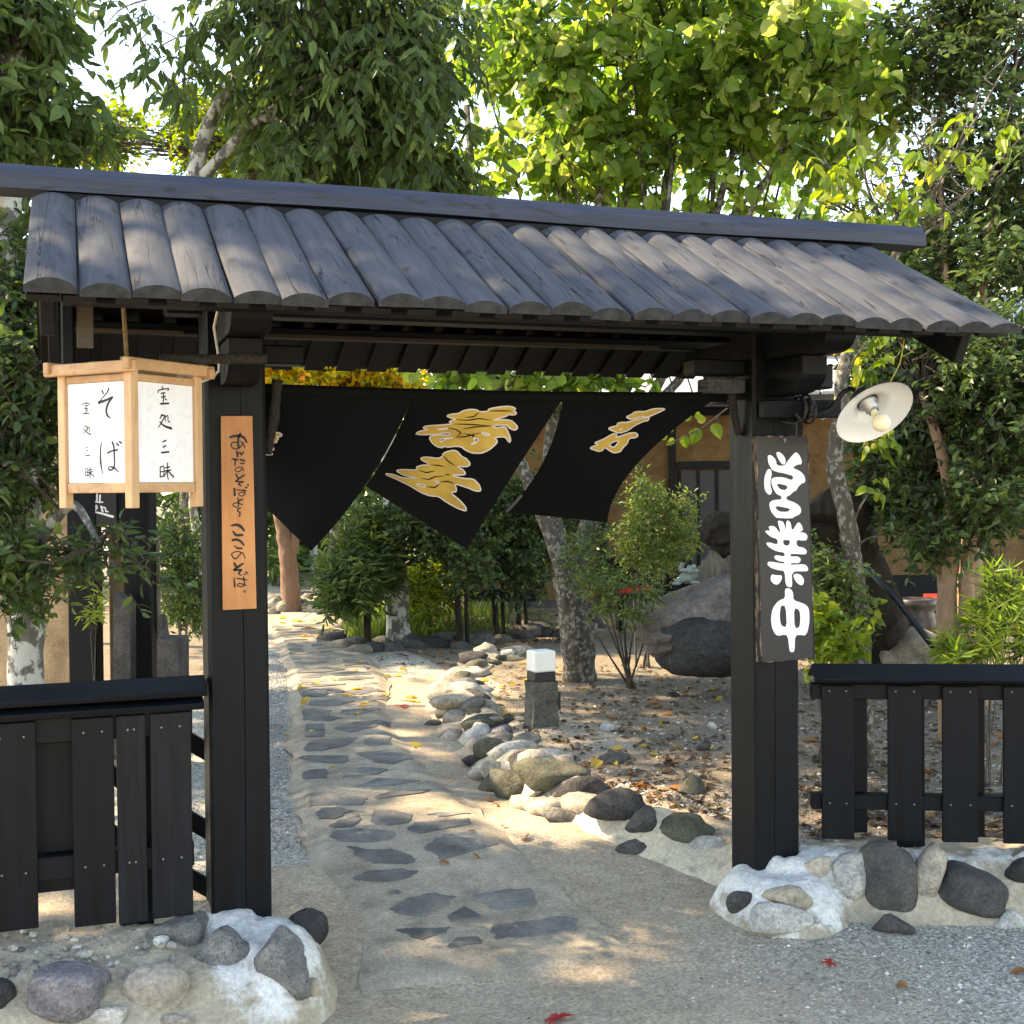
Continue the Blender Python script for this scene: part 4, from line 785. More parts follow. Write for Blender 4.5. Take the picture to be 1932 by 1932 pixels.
# right fence: nearly square to the view
eR = nrm(np.array([RT[0], RT[1], 0]) * .995 - np.array([FW[0], FW[1], 0]) * .095); vR = np.array([eR[1], -eR[0], 0]); OR = W(1550, 1400, 4.93); OR[2] = 0
fzR = lambda py: 1.452 - (py - 916.5) * 4.93 / CF
rf = thing('slatted_fence', 'black picket fence with one sloping cap board right of the gate', 'fence', (OR[0] + .5, OR[1], .05))
sx = lambda px: float(np.dot(onP(px, 1400, OR + vR * .02, vR) - OR, eR))
PK = [(sx(1550.5), sx(1611.5), fzR(1581)), (sx(1675.4), sx(1739.4), fzR(1582)), (sx(1778.6), sx(1845.5), fzR(1583)), (sx(1894), sx(1958), fzR(1584)), (sx(2015), sx(2080), fzR(1584))]
zT = fzR(1292); FP = lambda u, v, z: OR + eR * u + vR * v + np.array([0, 0, z])
for x0, x1, z0 in PK: b = MB(); b.obox(FP((x0 + x1) / 2, .012, (z0 + zT) / 2), eR, vR, (0, 0, 1), (x1 - x0) / 2, .009, (zT - z0) / 2, bev=.002); obj('picket', b, M['bz'], rf)
for x0, x1, z0 in ((sx(1590), sx(1643), .07), (sx(1700), sx(1753), -.04), (sx(1805), sx(1868), .06), (sx(1930), sx(1990), .05)):
    b = MB(); b.obox(FP((x0 + x1) / 2 , -.062, (z0 + zT) / 2), eR, vR, (0, 0, 1), (x1 - x0) / 2, .009, (zT - z0) / 2, bev=.002); obj('rear_picket', b, M['bz'], rf)
uE = PK[-1][1] + .05
for z0, z1 in ((fzR(1527), fzR(1499)), (zT - .055, zT + .005)): b = MB(); b.obox(FP(uE / 2 - .02, -.025, (z0 + z1) / 2), eR, vR, (0, 0, 1), uE / 2 + .02, .0275, (z1 - z0) / 2, bev=.003); obj('rail', b, M['bx'], rf)
for s_ in (1, -1):
    upv = nrm(vR * s_ * .42 + np.array([0, 0, .90])); b = MB(); cz = fzR(1268); b.plank(FP(-.035, -.025 + s_ * .048, cz), FP(uE + .1, -.025 + s_ * .048, cz), .115, .018, up=upv, bev=.003); obj('cap_board', b, M['bx'], rf)
b = MB(); screws(b, [FP(x, .0212, z) for x0, x1, _ in PK for x in (x0 + .03, x1 - .03) for z in (zT - .02, fzR(1513))], vR); obj('screws', b, M['screw'], rf, kind='stuff')
# ------------------------------------------------------------------ left rubble bank and post footing
def pxm(px, dep): return px * dep / CF
def dep_of(P): return float((np.asarray(P) - CAM) @ FW)
lw = thing('rubble_bank', 'low sandy mortar bank with set stones and whitewashed footing under the left post', 'stone wall', (-.4, -.35, -.2))
def leftbank(x, y):
    zb = .035 - .05 * sstep((-y - .02) / .25) - .34 * sstep((-y - .22) / .50) - .10 * sstep((y - .15) / .25)
    zb = zb - .4 * sstep((x - .02) / .18)
    dx, dy = (x - .06) / .30, (y + .12) / np.where(y < -.12, .44, .36); rr = np.sqrt(dx * dx + dy * dy)
    zm = .012 - .05 * sstep((rr - .28) / .35) - .24 * sstep((rr - .48) / .50)
    z = np.maximum(zb, zm) + lump(x * 2.2, y * 2.2, .008) + lump(x * 5.5 + 1, y * 5.1, .004) + lump(x * 15, y * 14, .003) + lump(x * 31 + 2, y * 29, .0014)
    return z, np.clip(1.15 - rr, 0, 1)
X, Y = np.meshgrid(np.linspace(-2.0, .44, 150), np.linspace(-.85, .42, 85)); Z, Wt = leftbank(X, Y)
b = MB(); b.grid(np.stack([X, Y, Z], -1), Wt); obj('mortar', b, M['bankmix'], lw, smooth=True)
def hit(f, px, py):                                   # first point where the line of sight meets the surface z = f(x, y)
    d = ray(px, py); t0 = 3.4
    while t0 < 30:
        q = CAM + d * t0
        if q[2] < f(q[0], q[1]):
            lo = t0 - .05
            for _ in range(10):
                m_ = (lo + t0) / 2; q = CAM + d * m_
                if q[2] < f(q[0], q[1]): t0 = m_
                else: lo = m_
            return CAM + d * t0
        t0 += .05
    return CAM + d * 12
def stone_on(f, px, py, wpx, hpx, mat, seed, parent, emb=.35, dz=0.0, rot=None, dfac=.8, sub=3, rough=.06, facets=9, name='stone', tilt=None, sharp=9, boxy=0):
    p = hit(f, px, py); d = dep_of(p); w, h = pxm(wpx, d) / 2, pxm(hpx, d) / 2
    b = MB(); rock(b, p + np.array([0, 0, dz]) - nrm(CAM - p) * h * emb * .5, (w, max(w, h) * dfac, h * 1.05), (rot if rot is not None else -math.atan2(FW[0], FW[1])), seed, sub, rough, facets, sharp, tilt, rnd=np.random.default_rng(seed).uniform(0, 1), boxy=boxy)
    return obj(name, b, M[mat], parent, smooth=True)
lbz = lambda x, y: leftbank(np.float64(x), np.float64(y))[0]
for i, (px, py, w_, h_, mt, tl) in enumerate(((424, 1800, 108, 92, 'white_rough', .1), (530, 1808, 120, 104, 'white_rough', -.1), (586, 1757, 80, 70, 'stonedark', 0), (351, 1762, 92, 72, 'white_rough', 0),
        (135, 1866, 146, 92, 'purple', .1), (293, 1872, 124, 124, 'buff', 0), (2, 1878, 64, 60, 'stone', 0), (210, 1925, 60, 40, 'stonepale', 0), (-70, 1850, 90, 70, 'stone', 0), (-60, 1930, 90, 70, 'buff', 0), (330, 1930, 60, 40, 'stonepale', 0), (585, 1862, 44, 34, 'buff', 0))):
    stone_on(lbz, px, py, w_, h_, mt, 100 + i, lw, emb=.5 if mt not in ('purple', 'white_rough') else (-.1 if mt == 'purple' else -.05), rough=.10 if mt in ('white_rough', 'purple') else .03, facets=7 if mt == 'purple' else 12, tilt=tl, sub=4 if mt in ('white_rough', 'purple') else 3, sharp=14 if mt == 'purple' else 7, boxy=5 if mt == 'purple' else (3 if mt == 'buff' else 0))
r = np.random.default_rng(9); b = MB()
for i in range(170):                                                     # small pebbles bedded in the sandy top
    px, py = r.uniform(-10, 330), r.uniform(1752, 1850) if r.random() < .8 else r.uniform(1850, 1932); p = onZ(px, py, 0)
    for _ in range(5): p = onZ(px, py, float(lbz(p[0], p[1])))
    s_ = r.gamma(2.0, .0035) + .003; rock(b, p, (s_, s_ * .9, s_ * .7), r.uniform(0, 3), i, 1, .05, rnd=r.uniform(0, 1))
obj('pebbles', b, M['grav'], lw, kind='stuff', smooth=True)
b = MB(); p = onZ(302, 1785, float(lbz(-.24, -.15))); rock(b, p + [0, 0, .01], (.022, .018, .016), .3, 5, 2, .1, 6, rnd=.5)
obj('white_stone', b, M['stonepale'], None, 'small white angular stone lying on the sandy left bank', 'stone', smooth=True)

# ------------------------------------------------------------------ right footing and stones below the right fence
rw = thing('rubble_bank', 'white mortar footing of the right post with boulders set under the right fence', 'stone wall', (2.4, -.2, -.2))
def rightbank(x, y):
    l = fl_(x, y) + .08
    zb = .02 - .34 * sstep((-l + .0) / .34) - .10 * sstep((l - .15) / .3)
    zb = zb - .4 * sstep((2.05 - x) / .2)
    dx, dy = (x - 2.03) / np.where(x < 2.03, .36, .40), (y + .03) / np.where(y < -.03, .44, .34); rr = np.sqrt(dx * dx + dy * dy)
    zm = -.035 - .04 * sstep((rr - .3) / .3) - .26 * sstep((rr - .46) / .55)
    return np.maximum(zb, zm) + lump(x * 2.2, y * 2.2, .007) + lump(x * 5.5, y * 5.1, .004) + lump(x * 15, y * 14, .003) + lump(x * 31 + 2, y * 29, .0014), np.clip(np.maximum(1.20 - rr, .62 * np.exp(-(l / .13) ** 2)), 0, 1)
X, Y = np.meshgrid(np.linspace(1.55, 3.9, 140), np.linspace(-1.25, .40, 100)); Z, Wt = rightbank(X, Y)
b = MB(); b.grid(np.stack([X, Y, Z], -1), Wt); obj('mortar', b, M['bankmix'], rw, smooth=True)
rbz = lambda x, y: rightbank(np.float64(x), np.float64(y))[0]
for i, (px, py, w_, h_, mt, tl) in enumerate(((1397, 1704, 58, 50, 'stonedark', 0), (1341, 1676, 40, 42, 'buff', 0), (1490, 1696, 84, 50, 'buff', .2), (1480, 1738, 92, 58, 'stonepale', 0), (1543, 1645, 46, 66, 'buff', .5), (1592, 1650, 68, 84, 'stonepale', .1),
        (1675, 1664, 118, 136, 'stonedark', .04), (1748, 1664, 66, 104, 'stonepale', .1), (1838, 1680, 140, 84, 'stonedark', .30), (1925, 1650, 60, 60, 'stonedark', 0), (1905, 1740, 60, 40, 'stonepale', 0), (1540, 1738, 20, 14, 'stonepale', 0), (1562, 1752, 22, 14, 'stonepale', 0))):
    stone_on(rbz, px, py, w_, h_, mt, 140 + i, rw, emb=.25 if w_ > 100 else .45, rough=.04, facets=9 if w_ > 100 else 12, tilt=tl, dfac=.7, sub=4 if w_ > 100 else 3, sharp=10, boxy=4 if w_ > 100 else 0)
o = stone_on(lambda x, y: gz(x, y) + .015, 1679, 1747, 62, 26, 'stone', 171, None, emb=.1, name='loose_stone', facets=6, sharp=16); o['label'] = 'flat brown brick-shaped stone on the gravel below the right fence'; o['category'] = 'stone'

# ------------------------------------------------------------------ stone edging of the near bed
se = thing('stone_edging', 'curved edging of cream mortar and rounded stones along the right of the path', 'stone edging', (1.6, 2.0, -.1))
t = np.linspace(0, 1, 150); k = np.linspace(0, 1, len(ED_X)); cx_, cy_ = np.interp(t, k, ED_X), np.interp(t, k, ED_Y)
for _ in range(14): cx_[1:-1] = (cx_[:-2] + 2 * cx_[1:-1] + cx_[2:]) / 4; cy_[1:-1] = (cy_[:-2] + 2 * cy_[1:-1] + cy_[2:]) / 4
tx, ty = np.gradient(cx_), np.gradient(cy_); ln_ = np.hypot(tx, ty); nx_, ny_ = ty / ln_, -tx / ln_            # nx,ny points to the bed
sv = np.linspace(-.20, .42, 34); hgt = .205
SX = cx_[:, None] + nx_[:, None] * (sv + .13); SY = cy_[:, None] + ny_[:, None] * (sv + .13)
base = gz(cx_ - nx_ * .2, cy_ - ny_ * .2)[:, None]
pr = sstep((sv + .19) / .24) * (1 - .55 * sstep((sv - .06) / .34)); SZ = base - .035 + hgt * pr[None] * (.8 + .2 * np.sin(t * 31)[:, None]) + lump(SX * 2.4, SY * 2.4, .012) + lump(SX * 6, SY * 6, .004) + lump(SX * 16, SY * 15, .002)
cream_amt = np.clip(.95 - .9 * np.abs(sv[None] - .0) / .4 + .35 * sstep((t[:, None] - .25) / .15) - .1, 0, 1)  # mortar attribute: creamier at the crest and beyond the near end
b = MB(); b.grid(np.stack([SX, SY, SZ], -1)[:, ::-1], cream_amt[:, ::-1]); obj('mortar', b, M['creammix'], se, smooth=True)
from mathutils.kdtree import KDTree
kd = KDTree(SX.size); SZf = SZ.ravel()
for i, (a, c) in enumerate(zip(SX.ravel(), SY.ravel())): kd.insert((a, c, 0), i)
kd.balance()
def edz(x, y):
    co, i, d = kd.find((float(x), float(y), 0)); return SZf[i] if d < .05 else max(float(gz(x, y)), -.2)
e3 = lambda x, y, w, h: (894.5 + x * .2744, 1093.3 + y * .2744, w * .2744, h * .2744); e2 = lambda x, y, w, h: (497 + x * .3087, 1093.3 + y * .3087, w * .3087, h * .3087)
EDS = [e3(310, 1120, 190, 100) + ('stone',), e3(490, 1118, 210, 115) + ('stonedark',), e3(690, 1195, 250, 85) + ('green',), e3(385, 1262, 240, 135) + ('stone',), e3(535, 1350, 380, 215) + ('green',), e3(790, 1265, 190, 85) + ('stonepale',),
 e3(940, 1285, 285, 165) + ('stonedark',), e3(775, 1448, 345, 185) + ('stonedark',), e3(1110, 1410, 230, 95) + ('green',), e3(1020, 1578, 315, 155) + ('stonedark',), e3(1165, 1678, 235, 165) + ('stonedark',), e3(1250, 1505, 180, 95) + ('stonedark',),
 e3(1485, 1535, 340, 280) + ('green',), e3(1460, 1755, 280, 160) + ('green',), e3(1610, 1825, 190, 115) + ('stonepale',), e3(430, 1535, 115, 100) + ('stonedark',), e3(1700, 1660, 120, 150) + ('green',), e3(1080, 1850, 170, 80) + ('stonedark',),
 e2(1500, 498, 200, 65) + ('green',), e2(1290, 580, 200, 66) + ('stonepale',), e2(1185, 665, 240, 120) + ('buff',), e2(1225, 742, 260, 105) + ('buff',), e2(1250, 785, 150, 85) + ('stone',), e2(1340, 870, 190, 72) + ('buff',), e2(1210, 850, 190, 90) + ('buff',),
 e2(1138, 890, 90, 130) + ('stonedark',), e2(1170, 965, 160, 105) + ('buff',), e2(1310, 955, 150, 90) + ('stonepale',), e2(1450, 940, 160, 85) + ('purple',), e2(1385, 1020, 190, 105) + ('green',), e2(1280, 1030, 120, 80) + ('buff',), e2(1420, 1180, 110, 130) + ('buff',), e2(1040, 900, 115, 75) + ('stonedark',),
 e2(1110, 710, 120, 90) + ('buff',), e2(1060, 800, 110, 100) + ('buff',)]
for i, (px, py, w_, h_, mt) in enumerate(EDS):
    stone_on(edz, px, py, w_ * 1.05, h_ * 1.1, mt, 200 + i, se, emb=.15, rough=.06, facets=11, dfac=.75, tilt=((i * 37) % 11 - 5) * .05)

r = np.random.default_rng(66); i0 = 52
while i0 < 148:
    for sv_, k_ in ((.05, 1.0), (.18, 1.0), (.31, .8)):
        j_ = min(149, i0 + int(r.integers(-1, 2))); s_ = sv_ + r.uniform(-.02, .02); px_, py_ = cx_[j_] + nx_[j_] * s_, cy_[j_] + ny_[j_] * s_; R0 = r.uniform(.06, .10) * k_
        b = MB(); rock(b, (px_, py_, edz(px_, py_) - .012), (R0 * r.uniform(1.1, 1.6), R0, R0 * r.uniform(.5, .7)), r.uniform(0, 3.1), 900 + i0 * 4 + int(sv_ * 30), 2, .06, 10, 8, tilt=r.uniform(-.3, .3), rnd=r.uniform(0, 1)); obj('stone', b, M[('buff', 'stone', 'buff', 'green', 'stonepale', 'stone')[int(r.integers(6))]], se, smooth=True)
    i0 += int(r.integers(4, 6))
# ------------------------------------------------------------------ border stones of the far bed
fb = thing('stone_border', 'border of rough field stones around the shady bed in the middle distance', 'stone border', (3, 9, 0))
r = np.random.default_rng(21)
BP = [(700, 1145), (672, 1165), (650, 1190), (632, 1215), (642, 1228), (670, 1232), (700, 1231), (740, 1228), (780, 1226), (822, 1222), (868, 1222), (905, 1220), (948, 1214), (978, 1205), (1008, 1205), (1040, 1203), (1075, 1200), (1110, 1196)]
for i, (px, py) in enumerate(BP):
    for k in range(2):
        stone_on(lambda x, y: gz(x, y), px + r.uniform(-8, 8) + k * 14, py - 2 - k * 12 + r.uniform(-3, 3), r.uniform(38, 62), r.uniform(22, 34) * (.9 if k else 1.1), 'stone' if r.random() < .75 else 'stonedark', 300 + i * 2 + k, fb, emb=-.3, rough=.07, sub=2, facets=8, dfac=.7, tilt=r.uniform(-.2, .2))
fr = thing('rock_pile', 'pile of tan rocks beside the red-barked trunk at the far left of the path', 'rock pile', (1.4, 12, 0))
for i in range(26):
    px, py = r.uniform(500, 618), r.uniform(1128, 1152); stone_on(lambda x, y: gz(x, y) + .05, px, py, r.uniform(22, 46), r.uniform(13, 24), 'stone' if r.random() < .6 else 'buff', 340 + i, fr, emb=-.2, rough=.09, sub=2, facets=7, tilt=r.uniform(-.3, .3))
o = stone_on(lambda x, y: gz(x, y), 512, 1164, 34, 22, 'stonedark', 371, None, emb=-.2, sub=2, name='loose_stone'); o['label'] = 'grey round stone half hidden behind the left gate post at the path edge'; o['category'] = 'stone'
for i, (px, py, w_, lab) in enumerate(((1345, 1372, 20, 'pale pebble-sized rock on the bed soil near the right post'), (1330, 1412, 26, 'dark round rock on the bed soil beside the right post'), (1150, 1375, 26, 'pale triangular stone on the soil right of the garden light'), (1270, 1312, 18, 'dark small stone among leaves under the nandina shrub'))):
    o = stone_on(lambda x, y: gz(x, y) + .01, px, py, w_, w_ * .7, ('stonepale', 'stonedark', 'stonepale', 'stonedark')[i], 380 + i, None, emb=0, sub=2, name='loose_stone'); o['label'] = lab; o['category'] = 'stone'

# ------------------------------------------------------------------ garden light on a concrete pillar
M['pillar'] = stone('rough_weathered_concrete', [(.10, .095, .082), (.13, .12, .10)], sc=8, lich=(.20, .18, .13), bump=.8)
gl = thing('garden_light', 'white cube garden light on a rough concrete pillar in the bed', 'lamp', tuple(onZ(1030, 1383, .0)))
gp0 = onZ(1031, 1383, .0); dg = dep_of(gp0); az = math.radians(25); ux = np.array([math.cos(az) * RT[0] - math.sin(az) * RT[1], math.sin(az) * RT[0] + math.cos(az) * RT[1], 0]); ux = nrm(ux); uy = np.array([-ux[1], ux[0], 0])
hw = pxm(62, dg) / 2 / (math.cos(az) + math.sin(az) * .75) ; zt = 1.452 - (1282 - 917) * dg / CF
b = MB(); r = np.random.default_rng(4); zz = np.linspace(-.05, zt, 14); sec = [(-1, -.8), (-.5, -.8), (0, -.8), (.5, -.8), (1, -.8), (1, 0), (1, .8), (0, .8), (-1, .8), (-1, 0), (-1, -.8)]
P = np.array([[gp0 * [1, 1, 0] + uy * hw * .8 + ux * (x * hw * (1 + .12 * sstep((.16 - z) / .16)) + r.normal(0, .003)) + uy * (y * hw + r.normal(0, .003)) + [0, 0, z] for x, y in sec] for z in zz]); P[:, -1] = P[:, 0]
b.grid(P); b.add(P[-1][:-1], tris=[(0, i, i + 1) for i in range(1, 9)]); obj('pillar', b, M['pillar'], gl)
top = gp0 * [1, 1, 0] + uy * hw * .8
b = MB(); b.obox(top + [0, 0, zt + .028], ux, uy, (0, 0, 1), hw * .86, hw * .74, .028, bev=.004); obj('base_collar', b, M['plastic'], gl)
b = MB(); b.obox(top + [0, 0, zt + .057 + .062], ux, uy, (0, 0, 1), hw * .88, hw * .76, .062, bev=.008); obj('shade', b, M['whitecube'], gl)
b = MB(); b.obox(top + ux * (hw * 1.18) + [0, 0, zt * .58], ux, uy, (0, 0, 1), .022, .03, .055, bev=.004); obj('junction_box', b, M['plastic'], gl)

# ------------------------------------------------------------------ boulder, frog, stump, logs
bd = thing('boulder', 'huge overhanging pink-brown boulder with a dark lichened underside beside the right post', 'boulder', tuple(onZ(1330, 1250, .02)))
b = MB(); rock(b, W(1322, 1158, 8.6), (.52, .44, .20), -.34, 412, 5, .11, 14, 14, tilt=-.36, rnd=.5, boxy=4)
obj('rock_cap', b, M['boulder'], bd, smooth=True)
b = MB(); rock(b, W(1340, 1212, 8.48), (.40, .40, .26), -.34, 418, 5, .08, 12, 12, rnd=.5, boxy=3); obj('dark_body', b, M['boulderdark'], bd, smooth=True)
o = MB(); rock(o, onZ(1352, 1246, .03), (.13, .12, .05), .2, 77, 3, .06, 8, rnd=.4); obj('loose_stone', o, M['stone'], None, 'flat grey stone at the foot of the big boulder', 'stone', smooth=True)
fd = 8.5; fs = fd / CF; fg = thing('frog_figure', 'grey-green stone frog figure sitting on top of the big boulder', 'figurine', tuple(W(1300, 1098, fd)))
def blob(parts, k=14):
    b = MB(); V, F = ico(3)
    for (px, py, dd, rx, ry, rz) in parts: b.add(V * (np.array([rx, ry, rz]) * fs) @ np.array([RT * [1, 1, 0], FW * [1, 1, 0], [0, 0, 1]]) + W(px, py, fd + dd), tris=F)
    return b
fbd = [(1297, 1090, .0, 17, 14, 12), (1306, 1084, -.02, 11, 11, 10), (1282, 1096, -.03, 9, 8, 6), (1304, 1077, -.03, 15, 12, 7), (1290, 1076, -.05, 8, 8, 4)]
fr_ = blob(fbd); o = obj('body', fr_, M['frog'], fg, smooth=True)
md = o.modifiers.new('remesh', 'REMESH'); md.mode = 'VOXEL'; md.voxel_size = .006; md.use_smooth_shade = True; sm = o.modifiers.new('smooth', 'SMOOTH'); sm.iterations = 6
obj('eye', blob([(1309, 1069, -.05, 4.5, 4.5, 4.5)]), M['frog'], fg, smooth=True); obj('eye', blob([(1300, 1070, .03, 4.2, 4.2, 4.2)]), M['frog'], fg, smooth=True)
obj('rider', blob([(1285, 1072, .0, 5, 5, 8), (1287, 1064, .0, 4, 4, 4)]), M['stone'], fg, smooth=True); obj('foot', blob([(1276, 1101, -.08, 9, 9, 3.5), (1312, 1099, -.08, 9, 9, 3.5)]), M['frog'], fg, smooth=True)
b = MB(); zs = np.linspace(0, 1, 12); r = np.random.default_rng(8)
def stumpgrid(px0, px1, py0, py1, d, lean, seed):
    r = np.random.default_rng(seed); c0, c1 = W((px0 + px1) / 2, py1, d), W((px0 + px1) / 2 + lean, py0, d); R_ = pxm(px1 - px0, d) / 2; a = np.linspace(0, 2 * math.pi, 29)
    fl = 1 + .10 * np.sin(a * 5 + r.uniform(0, 6)) + .06 * np.sin(a * 9 + 1); rows = []
    for z in np.linspace(0, 1, 12): rows.append(np.array([c0 + (c1 - c0) * z + R_ * (1.12 - .18 * z) * f_ * (np.array([math.cos(t), math.sin(t), 0]) + .01 * r.normal(size=3)) for t, f_ in zip(a, fl)]))
    for i in range(12): rows[i][-1] = rows[i][0]
    topc = rows[-1].mean(0); rows[-1][:, 2] += .05 * np.sin(a * 3 + seed); rows[-1][-1] = rows[-1][0]; rows.append(np.repeat(topc[None] - [[0, 0, .03]], 29, 0)); b = MB(); b.grid(np.array(rows)); return b
obj('tree_stump', stumpgrid(1322, 1392, 1050, 1105, 8.75, 4, 3), M['stump'], None, 'upright grey weathered stump standing on the boulder behind the frog', 'tree stump', smooth=True)
b = MB(); rock(b, W(1356, 1000, 8.9), (.11, .14, .15), .3, 66, 5, .16, 8, rnd=.2, boxy=3); rock(b, W(1372, 1035, 8.9), (.12, .14, .15), .9, 67, 5, .16, 8, rnd=.2, boxy=3)
obj('rotten_log', b, M['bark_dark'], None, 'dark rotten log leaning on the stump at the right post', 'log', smooth=True)

# ------------------------------------------------------------------ house behind the garden (square to the view)
FH = nrm([FW[0], FW[1], 0]); RH = nrm([RT[0], RT[1], 0]); UZ = np.array([0, 0, 1.])
HD_ = 14.6; HO = CAM * [1, 1, 0] + FH * HD_
hs = thing('ochre_house', 'low ochre plaster house with black timbers behind the garden on the right', 'house', tuple(HO + RH * 2.5))
hX = lambda px, d=HD_: (px - CX) * d / CF; hZ = lambda py, d=HD_: 1.452 - (py - 916) * d / CF
def hp(name, m_, px0, px1, py0, py1, d0, d1, parent=None, bev=.006):      # d0..d1 = offset towards the viewer (m)
    x0, x1, z0, z1 = hX(px0), hX(px1), hZ(py1), hZ(py0); b = MB()
    b.obox(HO + RH * (x0 + x1) / 2 - FH * (d0 + d1) / 2 + UZ * (z0 + z1) / 2, RH, FH, UZ, (x1 - x0) / 2, (d1 - d0) / 2, (z1 - z0) / 2, bev=bev); return obj(name, b, M[m_], parent or hs)
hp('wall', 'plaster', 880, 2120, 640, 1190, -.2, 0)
hp('plinth', 'bx', 880, 1010, 1106, 1128, .003, .06); hp('plinth', 'stonedark', 880, 2120, 1128, 1195, .003, .05)
for px in (884, 1130, 1262, 1500, 1640, 1790, 1940): hp('timber_post', 'bz', px, px + 13, 660, 1127, .003, .07)
hp('timber_beam', 'bx', 1010, 1640, 764, 782, .003, .08); hp('timber_beam', 'bx', 1640, 2120, 980, 992, .003, .06); hp('timber_beam', 'bx', 1278, 1500, 868, 882, .075, .10)
for px0, px1 in ((1280, 1390), (1395, 1498)):
    w_ = hp('window', 'plastic', px0, px1, 884, 1078, .004, .02)
    for k in range(4): hp('mullion', 'bz', px0 + k * (px1 - px0 - 5) / 3, px0 + k * (px1 - px0 - 5) / 3 + 5, 884, 1078, .021, .045, w_, .002)
    hp('sill', 'trim', px0 - 4, px1 + 4, 1078, 1086, .021, .10, w_, .002)
for px0, px1, py0, py1 in ((1690, 1780, 930, 979), (1840, 1930, 930, 979)):
    w_ = hp('window', 'plastic', px0, px1, py0, py1, .004, .02); hp('mullion', 'bz', (px0 + px1) / 2 - 2, (px0 + px1) / 2 + 2, py0, py1, .021, .035, w_, .002)
hp('dark_skirting', 'bx', 1640, 2120, 1086, 1127, .003, .05); hp('wall_panel', 'plaster', 1144, 1261, 990, 1046, .003, .02)
for k in range(26): hp('skirting_slat', 'bz', 1144 + k * 6.2, 1148.6 + k * 6.2, 1048, 1126, .003, .03, None, .002)
b = MB(); z0, z1 = hZ(752), hZ(752) + 1.7
for s_ in range(40):
    x0 = hX(870) + s_ * (hX(2160) - hX(870)) / 40; x1 = x0 + (hX(2160) - hX(870)) / 40 - .02
    c0 = HO - FH * .9 + UZ * z0; c1 = HO + FH * 2.4 + UZ * z1; b.plank(c0 + RH * (x0 + x1) / 2, c1 + RH * (x0 + x1) / 2, x1 - x0, .05, bev=.01)
obj('roof', b, M['rooftile'], hs); b = MB(); b.plank(HO - FH * .88 + UZ * (z0 - .08) + RH * hX(870), HO - FH * .88 + UZ * (z0 - .08) + RH * hX(2160), .05, .12); obj('eave_board', b, M['trim'], hs)
# red-covered benches in front of the house
def bench(px, py, wpx, d, lab):
    t_ = thing('red_bench', lab, 'bench', tuple(W(px, py, d) * [1, 1, 0])); c = W(px, py, d); w = pxm(wpx, d) / 2; b = MB(); b.obox(c, RH, FH, UZ, w, .22, .025, bev=.008); obj('seat', b, M['red'], t_)
    for sx_ in (-1, 1):
        for sy in (-1, 1): b = MB(); z_ = c[2] - .026; b.obox(c * [1, 1, 0] + RH * sx_ * (w - .05) + FH * sy * .17 + UZ * z_ / 2, RH, FH, UZ, .025, .025, z_ / 2, bev=.003); obj('leg', b, M['bz'], t_)
bench(1195, 1112, 70, 12.6, 'low bench with a red cover behind the nandina shrub'); bench(1600, 1146, 70, 11.0, 'low bench with a red cover half hidden by the lichen-covered trunk'); bench(1800, 1128, 90, 12.5, 'low bench with a red cover behind the tan multi-stem tree')

# ------------------------------------------------------------------ left garden wall with black posts
LD = 6.9; LO = CAM * [1, 1, 0] + FH * LD
gwz = thing('garden_wall', 'pale brown plaster wall with black timber posts behind the left fence', 'wall', tuple(LO - RH * 2.3))
def lp(name, m_, px0, px1, py0, py1, d0, d1, parent=None, bev=.005, par=None):
    x0, x1 = (px0 - CX) * LD / CF, (px1 - CX) * LD / CF; z0, z1 = 1.452 - (py1 - 922) * LD / CF, 1.452 - (py0 - 922) * LD / CF; b = MB()
    b.obox(LO + RH * (x0 + x1) / 2 - FH * (d0 + d1) / 2 + UZ * (z0 + z1) / 2, RH, FH, UZ, (x1 - x0) / 2, (d1 - d0) / 2, (z1 - z0) / 2, bev=bev); return obj(name, b, M[m_], par or gwz)
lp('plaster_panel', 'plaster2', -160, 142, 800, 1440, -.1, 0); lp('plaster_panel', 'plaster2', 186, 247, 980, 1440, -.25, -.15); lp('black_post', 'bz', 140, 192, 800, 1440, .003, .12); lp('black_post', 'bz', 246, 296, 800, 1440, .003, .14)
lp('lintel', 'bx', 192.5, 245.5, 860, 984, .003, .10); lp('dark_opening', 'plastic', 192.5, 245.5, 984.5, 1440, -.30, -.26)
lp('grey_plank', 'stump', 296.5, 303, 1008, 1186, .02, .05); lp('thin_rod', 'trim', 138.5, 141, 1050, 1420, .003, .02)
b = MB(); nn = -FH; pp = LO - FH * .1415
for pts, w in (([(200, 235), (240, 185), (260, 170)], 16), ([(205, 200), (265, 185), (225, 240), (165, 300)], [14, 18, 20, 12]), ([(190, 240), (270, 240), (420, 280)], [14, 16, 24]), ([(305, 180), (320, 230)], 18), ([(310, 185), (345, 195), (350, 225), (372, 232)], 14), ([(265, 60), (262, 130)], 16), ([(295, 70), (290, 140)], 16), ([(240, 135), (320, 138)], 14), ([(205, 95), (215, 85)], 14), ([(240, 20), (300, 15)], 14)):
    ribbon(b, [onP(132.5 + x * .192, 921 + y * .192, LO - FH * .1085, nn) for x, y in pts], np.asarray(w, float) * .192 * LD / CF, nn, .002)
sgo = thing('black_name_board', 'black board with white brush characters on the garden wall below the lantern', 'sign', tuple(onP(190, 950, LO - FH * .10, nn)))
lp('board', 'signblk', 150, 232, 840, 984, .1005, .108, par=sgo); obj('lettering', b, M['white'], sgo)
